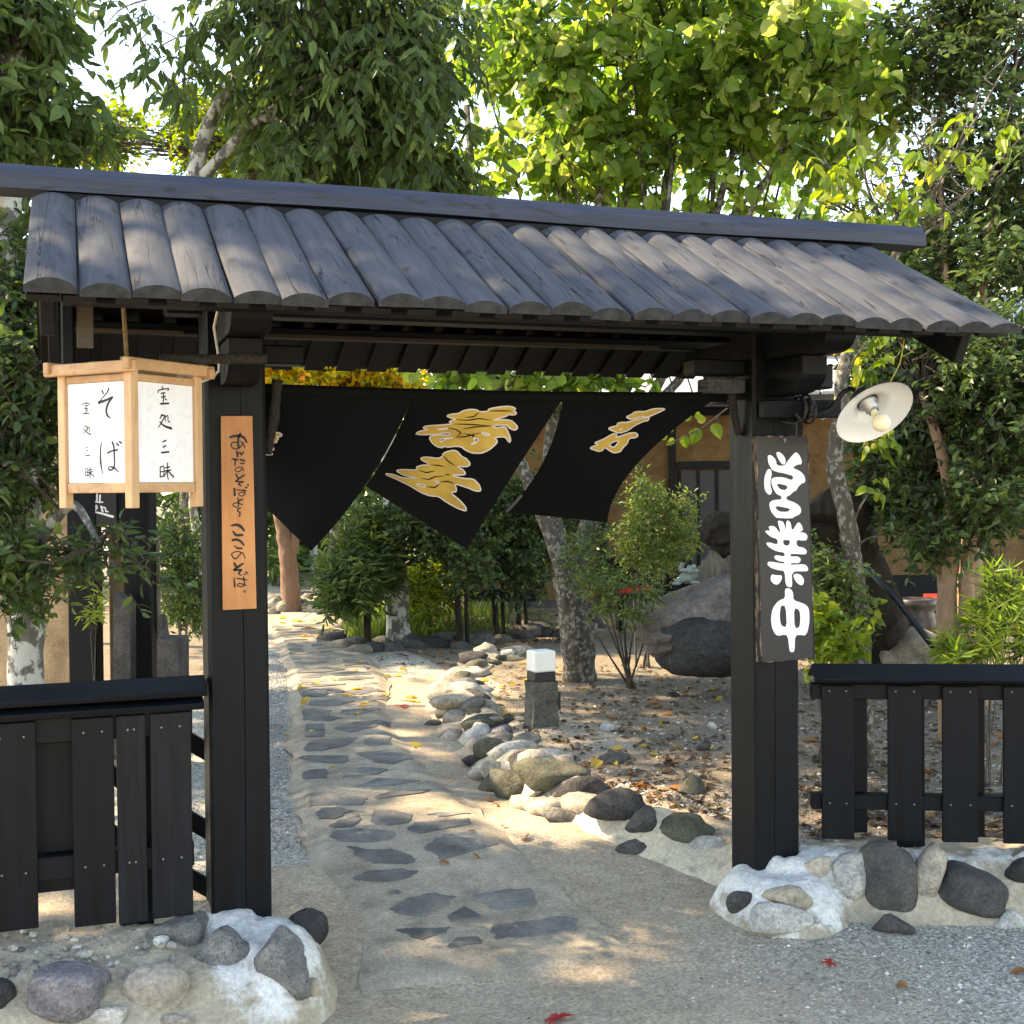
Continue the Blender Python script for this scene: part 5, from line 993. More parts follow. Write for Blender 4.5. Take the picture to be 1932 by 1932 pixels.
# dark stone slabs by the wall
def slab(pxs, d, th, lab, name='stone_slab'):
    P = [W(x, y, d) for x, y in pxs]; b = MB(); b.prism(P, FH, th); return obj(name, b, M['stonedark'], None, lab, 'stone')
slab([(212, 1425), (214, 1118), (224, 1122), (246, 1142), (246, 1425)], 6.6, .10, 'tall dark slab with a slanting top between the wall posts', 'stone_slab')
slab([(296, 1425), (296, 1207), (336, 1207), (336, 1425)], 6.5, .22, 'square black block beside the wall, left of the gate post', 'stone_block')
slab([(298, 1205), (300, 1160), (305, 1162), (313, 1206)], 6.6, .08, 'small pointed dark stone on top of the black block', 'pointed_stone')

# ------------------------------------------------------------------ things behind the right fence
tr = MB(); P0 = [onZ(1690, 1262, .02), W(1660, 1150, 7.6), W(1625, 1050, 7.7), W(1590, 985, 7.7), W(1555, 950, 7.75)]; tr.tube(np.array([np.array(P0[0]) + (np.array(P0[-1]) - P0[0]) * 0] + [np.asarray(p) for p in P0[1:]]), [.20, .15, .12, .12, .10], 18, wob=.09)
obj('leaning_trunk', tr, M['bark_dark'], None, 'thick dark leaning dead trunk behind the lichen-spotted tree', 'tree trunk', smooth=True)
b = MB(); rock(b, W(1562, 968, 7.5), (.15, .16, .12), .2, 91, 5, .15, 9, rnd=.1); rock(b, W(1556, 1015, 7.5), (.13, .14, .13), 1.2, 92, 5, .15, 9, rnd=.1); obj('log_heap', b, M['bark_dark'], None, 'dark rounded rotten log heap right of the black sign', 'log', smooth=True)
pd = 8.3; pc = W(1730, 1180, pd); s_ = pd / CF; b = MB(); b.lathe([(.001, .0), (28 * s_, 0), (37 * s_, 18 * s_), (38 * s_, 42 * s_), (30 * s_, 54 * s_), (36 * s_, 66 * s_), (37 * s_, 78 * s_), (33 * s_, 80 * s_), (30 * s_, 70 * s_)], pc - UZ * .10, UZ, 36)
obj('ceramic_pot', b, M['barrel'], None, 'glossy brown glazed pot behind the tan multi-stem tree', 'pot', smooth=True)
b = MB(); rock(b, W(1720, 1225, 8.1), (.22, .2, .16), .2, 95, 3, .05, 10, rnd=.5); obj('loose_stone', b, M['stone'], None, 'smooth grey boulder under the brown glazed pot', 'stone', smooth=True)
b = MB(); b.tube([W(1635, 1070, 6.6), W(1690, 1130, 6.5), W(1745, 1200, 6.4), W(1770, 1232, 6.35)], .018, 8); obj('black_hose', b, M['plastic'], None, 'slanting black pipe from the leaning trunk down to the tan tree', 'pipe', smooth=True)
b = MB(); r = np.random.default_rng(6)
for i in range(16):
    p = onZ(r.uniform(1895, 2010), r.uniform(1478, 1580), .04); d = np.array([r.normal(1, .3), r.normal(0, .3), r.normal(.05, .08)]) * .32; b.tube([p - d, p + d * .2 + [0, 0, .01], p + d], r.uniform(.004, .010), 5)
obj('stick_pile', b, M['bark_grey'], None, 'heap of grey dry sticks on the ground behind the right fence', 'sticks', kind='stuff')
# ------------------------------------------------------------------ foliage
T0 = (np.array([(0, 0, 0), (.42, .5, .10), (1, 0, -.10), (.42, -.5, .10)]), np.array([(0, 2, 1), (0, 3, 2)]))
T1 = (np.array([(0, 0, 0), (.22, .40, .10), (.62, .40, .06), (1, 0, -.16), (.62, -.40, .06), (.22, -.40, .10), (.40, 0, 0)]), np.array([(0, 6, 1), (1, 6, 2), (2, 6, 3), (6, 4, 3), (6, 5, 4), (0, 5, 6)]))
TR = (np.array([(0, 0, 0), (.06, .30, .06), (.32, .50, .10), (.68, .36, .04), (1, 0, -.20), (.68, -.36, .04), (.32, -.50, .10), (.06, -.30, .06), (.45, 0, -.02)]), np.array([(0, 8, 1), (1, 8, 2), (2, 8, 3), (3, 8, 4), (8, 5, 4), (8, 6, 5), (8, 7, 6), (0, 7, 8)]))
def unit(a): return a / (np.linalg.norm(a, axis=-1, keepdims=True) + 1e-9)
def leaves(mb, pos, ax, nr, L, Wd, rnd, tpl=T0):
    ax = unit(ax); sd = unit(np.cross(nr, ax)); nr = np.cross(ax, sd); V, F = tpl; n = len(pos)
    P = pos[:, None] + ax[:, None] * (V[None, :, :1] * L[:, None, None]) + sd[:, None] * (V[None, :, 1:2] * Wd[:, None, None]) + nr[:, None] * (V[None, :, 2:] * Wd[:, None, None] * 1.5)
    mb.add(P.reshape(-1, 3), tris=(F[None] + (np.arange(n) * len(V))[:, None, None]).reshape(-1, 3), rnd=np.repeat(np.clip(rnd, 0, 1), len(V)))
def B(x, y, d, rx, ry, rd, w=1.0): return (W(x, y, d), np.array([RT * pxm(rx, d), UP * pxm(ry, d), FW * rd]), w)
def Bw(c, r, w=1.0): return (np.asarray(c, float), np.diag(np.asarray(r, float)), w)
def grow(blobs, ncl, nt, nl, L, Wd, seed, tw=.30, droop=.3, spread=1.0, shell=.45, lift=0.0, flat=.6, hang=0.0, dense=None):
    """cluster centres in the blobs, twigs from each centre, leaves along each twig"""
    r = np.random.default_rng(seed); wts = np.array([b[2] * np.prod(np.linalg.norm(b[1], axis=1)) ** .75 for b in blobs]); wts /= wts.sum()
    bi = r.choice(len(blobs), ncl, p=wts); d = unit(r.normal(size=(ncl, 3))); rad = r.uniform(0, 1, ncl) ** shell
    C = np.array([blobs[k][0] for k in bi]); E = np.array([blobs[k][1] for k in bi]); ctr = C + np.einsum('ni,nij->nj', d * rad[:, None], E); out = unit(ctr - C + 1e-6)
    ccol = r.normal(0, .16, ncl)
    k = np.repeat(np.arange(ncl), nt); N = len(k); dr = unit(out[k] * .45 + unit(r.normal(size=(N, 3))) * spread + np.array([0, 0, lift - droop * .5])); ln = tw * r.uniform(.55, 1.25, N)
    p0 = ctr[k] + r.normal(0, tw * .22, (N, 3)); p1 = p0 + dr * (ln * .5)[:, None]; p2 = p1 + unit(dr + np.array([0, 0, -droop])) * (ln * .5)[:, None]
    j = np.repeat(np.arange(N), nl); t = (np.tile(np.arange(nl), N) + r.uniform(0, .8, N * nl)) / nl; M_ = len(j)
    pos = np.where((t < .5)[:, None], p0[j] + (p1 - p0)[j] * (t * 2)[:, None], p1[j] + (p2 - p1)[j] * ((t - .5) * 2)[:, None])
    tg = unit(np.where((t < .5)[:, None], (p1 - p0)[j], (p2 - p1)[j])); sgn = np.where(np.arange(M_) % 2, 1., -1.)[:, None]
    sd = unit(np.cross(tg, [0, 0, 1.]) + r.normal(0, .35, (M_, 3))) * sgn
    ax = unit(tg * .55 + sd * .8 + r.normal(0, .25, (M_, 3)) + np.array([0, 0, -hang])); nrv = unit(np.array([0, 0, flat]) + r.normal(0, .55, (M_, 3)))
    LL = L * r.uniform(.65, 1.2, M_); rn = .45 + ccol[k][j] + r.normal(0, .2, M_)
    return dict(pos=pos, ax=ax, nr=nrv, L=LL, W=LL * (Wd / L) * r.uniform(.85, 1.15, M_), rnd=rn, tw=(p0, p1, p2), ctr=ctr)
M['twigs'] = bark('brown_twig_bark', (.035, .028, .021), (.085, .070, .054), None)
def curve(pts, n):
    pts = np.asarray(pts, float); k = np.linspace(0, 1, len(pts)); t = np.linspace(0, 1, n); Q = np.column_stack([np.interp(t, k, pts[:, i]) for i in range(3)])
    for _ in range(3): Q[1:-1] = (Q[:-2] + 2 * Q[1:-1] + Q[2:]) / 4
    return Q
def tubes3(mb, A, Bm, Cc, r0):                                    # many thin three-sided twigs
    n = len(A)
    if n == 0: return
    d = unit(Cc - A); u = unit(np.cross(d, [0.3, 0.2, 1.])); w = np.cross(d, u); V = []
    for P, rr in ((A, r0), (Bm, r0 * .7), (Cc, r0 * .3)):
        for a in (0, 2.1, 4.2): V.append(P + (u * math.cos(a) + w * math.sin(a)) * rr)
    V = np.stack(V, 1); q = [(i * 3 + j, i * 3 + (j + 1) % 3, (i + 1) * 3 + (j + 1) % 3, (i + 1) * 3 + j) for i in range(2) for j in range(3)]
    mb.add(V.reshape(-1, 3), (np.array(q)[None] + (np.arange(n) * 9)[:, None, None]).reshape(-1, 4))
def tree(name, label, base, stems, sets, bark='bark_grey', cat='tree', trunk_n=12, big=None, twr=.004, connect=True, part='trunk', crown='crown', reach=2.2):
    t = thing(name, label, cat, tuple(base)); SP = []
    for pts, r0, r1 in stems:
        Q = curve(pts, max(8, len(pts) * 5)); rr = np.linspace(r0, r1, len(Q)) * (1 + .05 * np.sin(np.arange(len(Q)) * 1.7)); b = MB(); b.tube(Q, rr, trunk_n if r0 > .03 else 7, wob=.045 if r0 > .03 else 0); obj(part if r0 > .05 else 'stem', b, M[bark], t, smooth=True); SP.append(np.column_stack([Q, rr]))
    SP = np.concatenate(SP) if SP else None; tb = MB(); n_tw = 0
    for si, (g, mat, tpl, *nc) in enumerate(sets):
        b = MB()
        if big and si == big[0]:
            dd = (g['pos'] - CAM) @ FW; uv = np.stack([(g['pos'] - CAM) @ RT, (g['pos'] - CAM) @ UP], 1) / dd[:, None] * CF; inf = (np.abs(uv) < 930).all(1) & (uv[:, 1] > -600)
            sel = np.where(inf)[0]; sel = sel[np.argsort(dd[sel])[:big[1]]]; keep = np.ones(len(dd), bool); keep[sel] = False
            lm_ = []
            for q_ in range(4):
                lb_ = MB(); leaves(lb_, np.zeros((1, 3)), np.array([[1., 0, 0]]), np.array([[0, 0, 1.]]), np.array([1.]), np.array([.74 + .06 * q_]), np.array([.30 + .18 * q_]), TR); me = lb_.mesh('leaf'); me.materials.append(M[mat]); lm_.append(me)
            for s_ in sel:
                a = unit(g['ax'][s_]); n_ = unit(g['nr'][s_]); y_ = unit(np.cross(n_, a)); n_ = np.cross(a, y_); o = share('leaf', lm_[s_ % 4], g['pos'][s_], t); o.matrix_local = Matrix.Translation(Vector(g['pos'][s_] - ORG[t])) @ Matrix(np.column_stack([a, y_, n_]).tolist()).to_4x4() @ Matrix.Scale(float(g['L'][s_]), 4)
            for k_ in ('pos', 'ax', 'nr', 'L', 'W', 'rnd'): g[k_] = g[k_][keep]
        leaves(b, g['pos'], g['ax'], g['nr'], g['L'], g['W'], g['rnd'], tpl); obj(crown, b, M[mat], t, kind='stuff')
        tubes3(tb, *g['tw'], twr)
        if connect and not nc and SP is not None:
            c = g['ctr']; D2 = ((c[:, None] - SP[None, :, :3]) ** 2).sum(-1) + 2.0 * np.maximum(SP[None, :, 2] - c[:, None, 2] + .15, 0) ** 2; k = D2.argmin(1); s0 = SP[k, :3]; ok = np.sqrt(D2[np.arange(len(c)), k]) < reach
            mid = s0 * .45 + c * .55 + np.array([0, 0, .06]) + RNG.normal(0, .05, c.shape); tubes3(tb, s0[ok], mid[ok], c[ok], twr * 2.4)
    if tb.n: obj('twigs', tb, M['twigs'], t, kind='stuff')
    return t
gb = lambda px, d: (lambda p: np.array([p[0], p[1], float(gz(p[0], p[1])) - .05]))(W(px, 900, d))

# evergreen oak leaning over the left half of the roof
b0 = gb(455, 8.0)
tree('evergreen_oak', 'tall evergreen oak with drooping dark leaves above the left half of the gate roof', b0,
     [([b0, W(440, 1000, 8.0), W(400, 600, 8.1), W(365, 330, 8.2), W(391, 240, 8.2), W(425, 171, 8.1), W(515, 65, 8.0), W(600, -80, 7.9)], .085, .02), ([W(372, 345, 8.2), W(456, 254, 8.1), W(490, 220, 8.0), W(600, 150, 7.9), W(740, 60, 7.8)], .04, .015),
      ([W(400, 600, 8.1), W(560, 330, 8.3), W(600, 0, 8.2), W(420, -400, 7.8), W(200, -800, 7.4)], .06, .025), ([W(490, 220, 8.0), W(620, 240, 7.9), W(760, 250, 7.8)], .03, .012), ([W(515, 65, 8), W(700, -60, 7.9), W(850, -200, 7.8)], .03, .015), ([W(470, 110, 8.0), W(400, 60, 7.8), W(330, 70, 7.6), W(270, 110, 7.6)], .010, .003), ([W(600, -80, 7.9), W(400, -30, 7.8), W(230, 10, 7.6), W(190, 60, 7.6)], .012, .003), ([W(425, 171, 8.1), W(370, 140, 7.8), W(330, 160, 7.6), W(290, 200, 7.6)], .008, .0025), ([W(330, 70, 7.6), W(290, 50, 7.6), W(240, 100, 7.6), W(215, 150, 7.6)], .005, .002)],
     [(grow([B(690, 160, 8, 165, 150, .9), B(560, 235, 8.3, 90, 80, .7), B(800, 120, 7.8, 65, 120, .6), B(790, 270, 7.8, 70, 80, .5), B(640, 20, 8, 210, 60, .9), B(470, 40, 8.2, 70, 50, .6, .6), B(430, 170, 8.3, 35, 40, .4, .5), B(640, 300, 8, 110, 50, .5)], 195, 6, 9, .110, .042, 1, tw=.36, droop=.9, hang=.75, flat=.3), 'lf_oak', T1),
      (grow([B(330, 70, 7.6, 90, 30, .3), B(340, 140, 7.6, 40, 30, .3, .7), B(230, 10, 7.6, 60, 20, .3)], 11, 4, 8, .110, .042, 2, tw=.34, droop=.9, hang=.8, flat=.3), 'lf_oak', T1, 0)], 'bark_pale')
# camellia-like evergreen at the left edge
b0 = gb(48, 5.7)
tree('camellia_tree', 'glossy dark evergreen tree with a pale lichen trunk at the left edge behind the fence', b0,
     [([b0, W(46, 1230, 5.7), W(55, 1120, 5.65), W(40, 900, 5.6), W(12, 650, 5.7), W(14, 420, 5.9), W(30, 220, 6.0), W(20, -100, 6.0), W(-60, -500, 5.9)], .085, .045), ([W(50, 1080, 5.6), W(85, 1000, 5.5), W(140, 940, 5.4), W(190, 1030, 5.2)], .035, .012), ([W(30, 780, 5.6), W(90, 700, 5.4), W(140, 620, 5.4)], .025, .01)],
     [(grow([B(15, 110, 6.0, 70, 120, .5), B(110, 225, 6.0, 60, 26, .3), B(40, 0, 6, 80, 40, .4), B(-60, 250, 5.9, 90, 120, .6)], 84, 6, 7, .10, .048, 4, tw=.26, droop=.6, hang=.5), 'lf_oak', T1),
      (grow([B(35, 520, 5.8, 60, 130, .4), B(55, 720, 5.5, 75, 130, .4), B(20, 880, 5.6, 70, 90, .4), B(30, 1080, 5.3, 55, 90, .3), B(140, 1052, 5.2, 75, 20, .2, 1.3), B(235, 1062, 5.15, 45, 12, .10, 1.4), B(70, 640, 5.6, 60, 90, .3), B(-60, 800, 5.6, 80, 300, .5)], 235, 6, 6, .062, .034, 5, tw=.17, droop=.25, flat=.8), 'lf_glossy', T1)], 'bark_pale')
# unseen trees added left of the view to shade roof, forecourt, path and bed
for i, (p, bl, n_, lab) in enumerate((((-4.8, 3.8), [((-4.5, 3.5, 7.6), (2.6, 1.5, 1.0)), ((-6.7, 4.9, 7.4), (1.0, 1.0, .8))], 118, 'unseen tallest tree added left of the gate to shade roof and forecourt'), ((-5.9, 7.2), [((-5.75, 7.6, 7.5), (.85, 3.2, .9))], 70, 'unseen tall narrow tree added left of the path to shade it'), ((-3.2, 7.1), [((-3.1, 7.1, 7.7), (1.5, 2.1, .7))], 120, 'unseen thin-crowned tall tree added left of the path to shade the bed'), ((-4.9, 12.4), [((-4.6, 12.3, 7.5), (1.1, 1.9, .8)), ((-3.4, 11.6, 7.6), (1.0, 1.3, .6))], 60, 'unseen farthest tall tree added on the left to shade the far path'))):
    b0 = np.array([p[0], p[1], float(gz(*p)) - .05])
    tree('unseen_shade_tree', lab, b0, [([b0, b0 + [.05, 0, 2.5], b0 + [-.05, .1, 5.0], b0 + [.1, 0, 7.4]], .16, .05)], [(grow([Bw(c_, r_) for c_, r_ in bl], n_, 6, 6, .19, .11, 30 + i, tw=.55), 'lf_mid', T0)], 'bark_pale', reach=4)
# multi-stem broad-leaved tree in the middle
b0 = gb(1092, 9.35)
big = grow([B(1050, 110, 9.7, 170, 130, 1.1), B(1250, 140, 9.9, 190, 150, 1.2), B(1450, 120, 9.5, 190, 150, 1.1), B(1590, 190, 9.0, 100, 120, .7), B(1130, 280, 9.6, 220, 60, .9, .6), B(1380, 300, 9.4, 230, 70, 1.0, .55), B(930, 50, 9.9, 80, 90, .8), B(990, 320, 9.9, 110, 60, .7, .7), B(1300, -60, 9.8, 420, 90, 1.3, .7), B(1480, 390, 9.2, 110, 40, .6, .6)], 205, 5, 7, .125, .098, 7, tw=.38, droop=.35, flat=.25, hang=.35)
tree('multi_stem_tree', 'multi-stem tree with lichen-spotted trunk and broad bright green leaves behind the gate', b0,
     [([b0, W(1088, 1200, 9.3), W(1078, 1120, 9.3), W(1068, 1085, 9.3)], .13, .105), ([W(1068, 1095, 9.3), W(1040, 1010, 9.25), W(1008, 935, 9.2), W(972, 850, 9.2), W(930, 700, 9.3), W(905, 480, 9.5), W(880, 200, 9.7)], .062, .025), ([W(1074, 1100, 9.35), W(1052, 1000, 9.35), W(1030, 920, 9.4), W(1040, 800, 9.5), W(1100, 560, 9.6), W(1150, 250, 9.7)], .066, .025),
      ([W(1085, 1120, 9.4), W(1105, 1000, 9.5), W(1150, 800, 9.6), W(1170, 700, 9.6), W(1230, 500, 9.7), W(1290, 150, 9.8)], .07, .025), ([W(1105, 1010, 9.5), W(1200, 800, 9.6), W(1262, 690, 9.6), W(1340, 450, 9.6), W(1430, 100, 9.6)], .055, .02), ([W(1150, 800, 9.5), W(1205, 690, 9.4), W(1250, 480, 9.4), W(1270, 300, 9.5)], .04, .015),
      ([W(1200, 800, 9.6), W(1300, 700, 9.3), W(1400, 430, 9.2), W(1540, 150, 9.0)], .04, .015), ([W(1170, 700, 9.6), W(1130, 500, 9.6), W(1060, 280, 9.7)], .03, .012), ([W(930, 700, 9.3), W(820, 690, 9.2), W(760, 690, 9.1)], .025, .01), ([W(1230, 500, 9.6), W(1210, 330, 9.6), W(1190, 80, 9.7)], .025, .01), ([W(1340, 450, 9.6), W(1350, 280, 9.7), W(1330, 60, 9.7)], .022, .01), ([W(1340, 450, 9.5), W(1480, 300, 9.4), W(1600, 60, 9.2)], .022, .01)] + [([W(x, 600, 9.7), W(x + .35 * (x - 1200) + q * 14, 330, 9.7), W(x + .75 * (x - 1200) + q * 40, 40, 9.8)], .013, .005) for x, q in ((1040, -1), (1085, .5), (1110, -1.2), (1165, 1), (1190, -.6), (1225, 1.4), (1255, -1), (1275, .8), (1310, -.5), (1335, 1.2), (1360, -1.3), (1385, .4), (1410, -.6), (1435, .9), (1455, -1))],
     [(big, 'lf_big', TR), (grow([B(930, 700, 9.4, 150, 22, .5), B(1090, 712, 9.4, 90, 20, .4), B(1230, 720, 9.3, 80, 16, .4, .4)], 34, 4, 6, .11, .09, 8, tw=.25, droop=.3, flat=.3), 'lf_big', TR),
      (grow([B(1150, 180, 12.5, 320, 180, 1.4), B(1480, 200, 12.5, 280, 180, 1.4), B(1300, 380, 12, 420, 50, 1.0, .5)], 75, 5, 7, .13, .10, 9, tw=.5, droop=.3, flat=.3), 'lf_big', T0)], 'bark_lichen', big=(0, 280), twr=.005, reach=3)
# yellow maple beyond the path
b0 = gb(748, 12.4)
tree('yellow_maple', 'yellowing maple with a pale trunk beyond the path, showing between roof and curtain', b0,
     [([b0, W(748, 1090, 12.4), W(742, 1000, 12.4), W(735, 850, 12.4), W(720, 650, 12.4), W(690, 400, 12.6)], .13, .05), ([W(735, 850, 12.4), W(650, 700, 12.4), W(560, 560, 12.6), W(450, 300, 13)], .05, .02)],
     [(grow([B(580, 705, 12.2, 95, 34, .7), B(720, 715, 12.2, 110, 28, .7), B(540, 640, 12.4, 160, 60, .9)], 150, 6, 8, .075, .060, 10, tw=.3, flat=.7), 'lf_yel', T0),
      (grow([B(430, 262, 13.4, 130, 50, 1), B(620, 300, 13.4, 220, 60, 1), B(800, 330, 13, 120, 60, .8), B(560, 190, 13.6, 100, 60, .8), B(330, 250, 13.8, 30, 30, .4, .6)], 220, 6, 8, .095, .07, 11, tw=.4, flat=.5), 'lf_lime', T0),
      (grow([B(150, 262, 13.4, 120, 26, .7), B(210, 235, 13.4, 30, 30, .5)], 40, 6, 8, .09, .06, 12, tw=.35, flat=.5), 'lf_lime', T0)], 'bark_pale', reach=4)
b0 = gb(549, 15.3)
tree('red_trunk_tree', 'forked tree with smooth red-brown bark at the far left end of the path', b0,
     [([b0, W(548, 1100, 15.3), W(543, 1050, 15.3), W(534, 1000, 15.3), W(522, 930, 15.3), W(500, 700, 15.3)], .125, .07), ([W(545, 1065, 15.3), W(556, 1020, 15.3), W(566, 960, 15.3), W(590, 700, 15.4)], .07, .045)],
     [(grow([B(520, 640, 15.3, 170, 70, 1.4), B(600, 560, 15.3, 130, 70, 1.2)], 120, 6, 7, .13, .08, 13, tw=.5), 'lf_lime', T0)], 'bark_red')
# right side: mottled trunk tree, dark crown
b0 = gb(1836, 8.0)
tree('dark_evergreen_tree', 'dark evergreen with a stout mottled cream trunk filling the upper right corner', b0,
     [([b0, W(1834, 1180, 8.0), W(1830, 1050, 8.0), W(1838, 900, 8.0), W(1850, 650, 8.1), W(1856, 480, 8.2)], .105, .03), ([W(1835, 900, 8), W(1790, 600, 8.1), W(1770, 300, 8.4), W(1800, 0, 8.5)], .03, .008), ([W(1856, 480, 8.2), W(1900, 250, 8.3), W(1930, 0, 8.3)], .028, .008)],
     [(grow([B(1810, 90, 8.5, 120, 140, .9), B(1890, 280, 8.1, 80, 150, .7), B(1790, 330, 8.5, 70, 100, .6), B(1850, 500, 8.1, 110, 90, .6), B(1760, 520, 8.4, 80, 80, .5), B(1900, -60, 8.3, 150, 100, .8), B(1980, 300, 8.2, 80, 300, .8)], 330, 6, 7, .075, .036, 14, tw=.24, droop=.25, flat=.5), 'lf_glossy', T1)], 'bark_tan')
b0 = gb(1792, 6.95)
tree('tan_stem_tree', 'small evergreen with twin smooth tan stems behind the right fence', b0,
     [([b0, W(1786, 1180, 6.95), W(1783, 1140, 6.95), W(1795, 1060, 6.9), W(1800, 980, 6.9), W(1788, 900, 6.9), W(1770, 830, 6.9), W(1740, 740, 6.95)], .062, .022), ([W(1783, 1145, 6.95), W(1775, 1090, 6.95), W(1768, 1030, 7.0), W(1750, 900, 7.1)], .028, .012), ([gb(1828, 6.9), W(1822, 1150, 6.9), W(1826, 1050, 6.85), W(1845, 960, 6.8), W(1880, 870, 6.8), W(1910, 780, 6.8)], .05, .02)],
     [(grow([B(1790, 730, 7.0, 150, 110, .6), B(1690, 700, 7.3, 75, 80, .4), B(1890, 720, 6.8, 80, 140, .5), B(1760, 1000, 6.9, 60, 45, .3), B(1850, 930, 6.8, 80, 80, .4), B(1690, 870, 7.3, 60, 80, .4), B(1730, 640, 7.4, 120, 40, .4), B(1740, 930, 7.2, 70, 60, .4), B(1690, 960, 7.5, 60, 60, .35, 1.3), B(1670, 790, 7.5, 50, 90, .35, 1.2), B(1960, 800, 6.9, 80, 200, .5)], 430, 6, 7, .060, .032, 15, tw=.19, droop=.2, flat=.6), 'lf_glossy', T1)], 'bark_tan')
# lichen-covered thin tree with bare autumn twigs
b0 = gb(1627, 6.35); r = np.random.default_rng(77)
st = [([b0, W(1624, 1180, 6.35), W(1612, 1080, 6.35), W(1604, 1010, 6.35), W(1592, 950, 6.35), W(1574, 890, 6.35), W(1578, 830, 6.35), W(1588, 760, 6.35), W(1590, 700, 6.35)], .052, .036), ([W(1590, 705, 6.35), W(1600, 660, 6.35), W(1650, 560, 6.3), W(1700, 460, 6.3)], .034, .02)]
tips = [(1495, 345), (1545, 300), (1620, 250), (1690, 300), (1760, 200), (1800, 290), (1850, 170), (1900, 120), (1935, 250), (1890, 330), (1820, 390), (1560, 370), (1640, 340)]
for (x, y) in tips:
    m_ = ((1700 + x) / 2 + r.uniform(-25, 25), (455 + y) / 2 + r.uniform(-20, 25)); st.append(([W(1695, 470, 6.3), W(*m_, 6.2), W(x, y, 6.2)], .011, .003))
    for k in range(6):
        t_ = r.uniform(.35, .95); sx_, sy = 1695 + (x - 1695) * t_, 470 + (y - 470) * t_; st.append(([W(sx_, sy, 6.2), W(sx_ + r.uniform(-35, 35), sy - r.uniform(0, 40), 6.15), W(sx_ + r.uniform(-65, 65), sy - r.uniform(10, 75), 6.1)], .005, .0018))
for a, c_ in (((1606, 1040), (1660, 1010)), ((1604, 1000), (1640, 930)), ((1580, 850), (1650, 800)), ((1612, 1080), (1560, 1050)), ((1622, 1160), (1650, 1130)), ((1590, 720), (1640, 640)), ((1582, 800), (1548, 792))): st.append(([W(*a, 6.35), W((a[0] + c_[0]) / 2, (a[1] + c_[1]) / 2 - 8, 6.3), W(*c_, 6.25)], .008, .003))
tree('lichen_tree', 'slender lichen-covered tree right of the black sign with sparse yellowing leaves', b0, st,
     [(grow([B(1650, 830, 6.3, 25, 40, .1), B(1645, 930, 6.3, 22, 35, .1), B(1640, 650, 6.3, 40, 50, .15), B(1630, 1180, 6.3, 25, 40, .1)], 16, 3, 4, .062, .042, 16, tw=.12, droop=.5, hang=.6), 'lf_lime', TR),
      (grow([B(1560, 330, 6.1, 60, 50, .2), B(1700, 400, 6.1, 80, 50, .2), B(1620, 400, 6.1, 80, 40, .2), B(1750, 330, 6.1, 60, 60, .2), B(1850, 260, 6.1, 60, 60, .2)], 30, 2, 4, .085, .050, 17, tw=.14, droop=.6, hang=.8), 'lf_lime', TR)], 'bark_lichen', trunk_n=14, connect=False, twr=.0025)
# dark evergreen screen of small trees in the middle bed
for i, (px, d, top, bl, lf, lab, lw_) in enumerate((
    (866, 12.0, 1000, [(830, 985, 70, 55), (880, 1040, 60, 60), (790, 960, 60, 40)], 'lf_glossy', 'dark glossy small tree with twin stems in the middle bed, left of the lichen trunk', (.055, .030)),
    (935, 12.6, 1000, [(930, 1010, 75, 75), (960, 940, 60, 50), (985, 1060, 45, 45)], 'lf_glossy', 'dark small tree in front of the ochre wall just left of the lichen trunk', (.055, .030)),
    (978, 12.9, 1000, [(1000, 1000, 50, 70), (1060, 940, 60, 60)], 'lf_glossy', 'dark leafy sapling hidden behind the lichen trunk', (.055, .030)))):
    b0 = gb(px, d); tree('small_evergreen', lab, b0, [([b0, W(px - 4, 1110, d), W(px - 2, 1050, d), W(px + 6, top, d), W(px + 20, 900, d)], .034, .014), ([b0 + [.08, .02, 0], W(px + 12, 1110, d), W(px + 22, 1030, d), W(px + 40, 930, d)], .024, .01)],
        [(grow([B(x, y, d, rx, ry, .6) for x, y, rx, ry in bl], 150, 6, 7, lw_[0] * 1.3, lw_[1] * 1.3, 40 + i, tw=.26, droop=.3, flat=.6), lf, T0)], 'bark_dark')
b0 = gb(690, 12.0)
tree('narrow_leaf_shrub', 'rounded shrub with narrow dark leaves beside the path in the middle distance', b0, [([b0, W(692, 1120, 12.0), W(688, 1060, 12), W(700, 1000, 12)], .04, .012)],
     [(grow([B(680, 1075, 11.9, 52, 66, .45), B(650, 1110, 11.8, 40, 40, .35), B(715, 1040, 12, 40, 50, .35), B(690, 1010, 12, 30, 36, .25)], 170, 6, 7, .125, .028, 45, tw=.22, droop=.1, flat=.4), 'lf_oak', T1)], 'bark_dark', 'shrub', part='stem', crown='foliage')
b0 = gb(810, 13.0)
tree('light_green_shrub', 'bright green low shrub in the sunny gap behind the pale maple trunk', b0, [([b0, W(812, 1120, 13), W(815, 1080, 13)], .02, .008)], [(grow([B(815, 1105, 13, 50, 34, .5), B(790, 1080, 13.2, 30, 30, .4)], 90, 5, 7, .10, .03, 46, tw=.25), 'lf_lime', T0)], 'bark_grey', 'shrub', part='stem', crown='foliage')
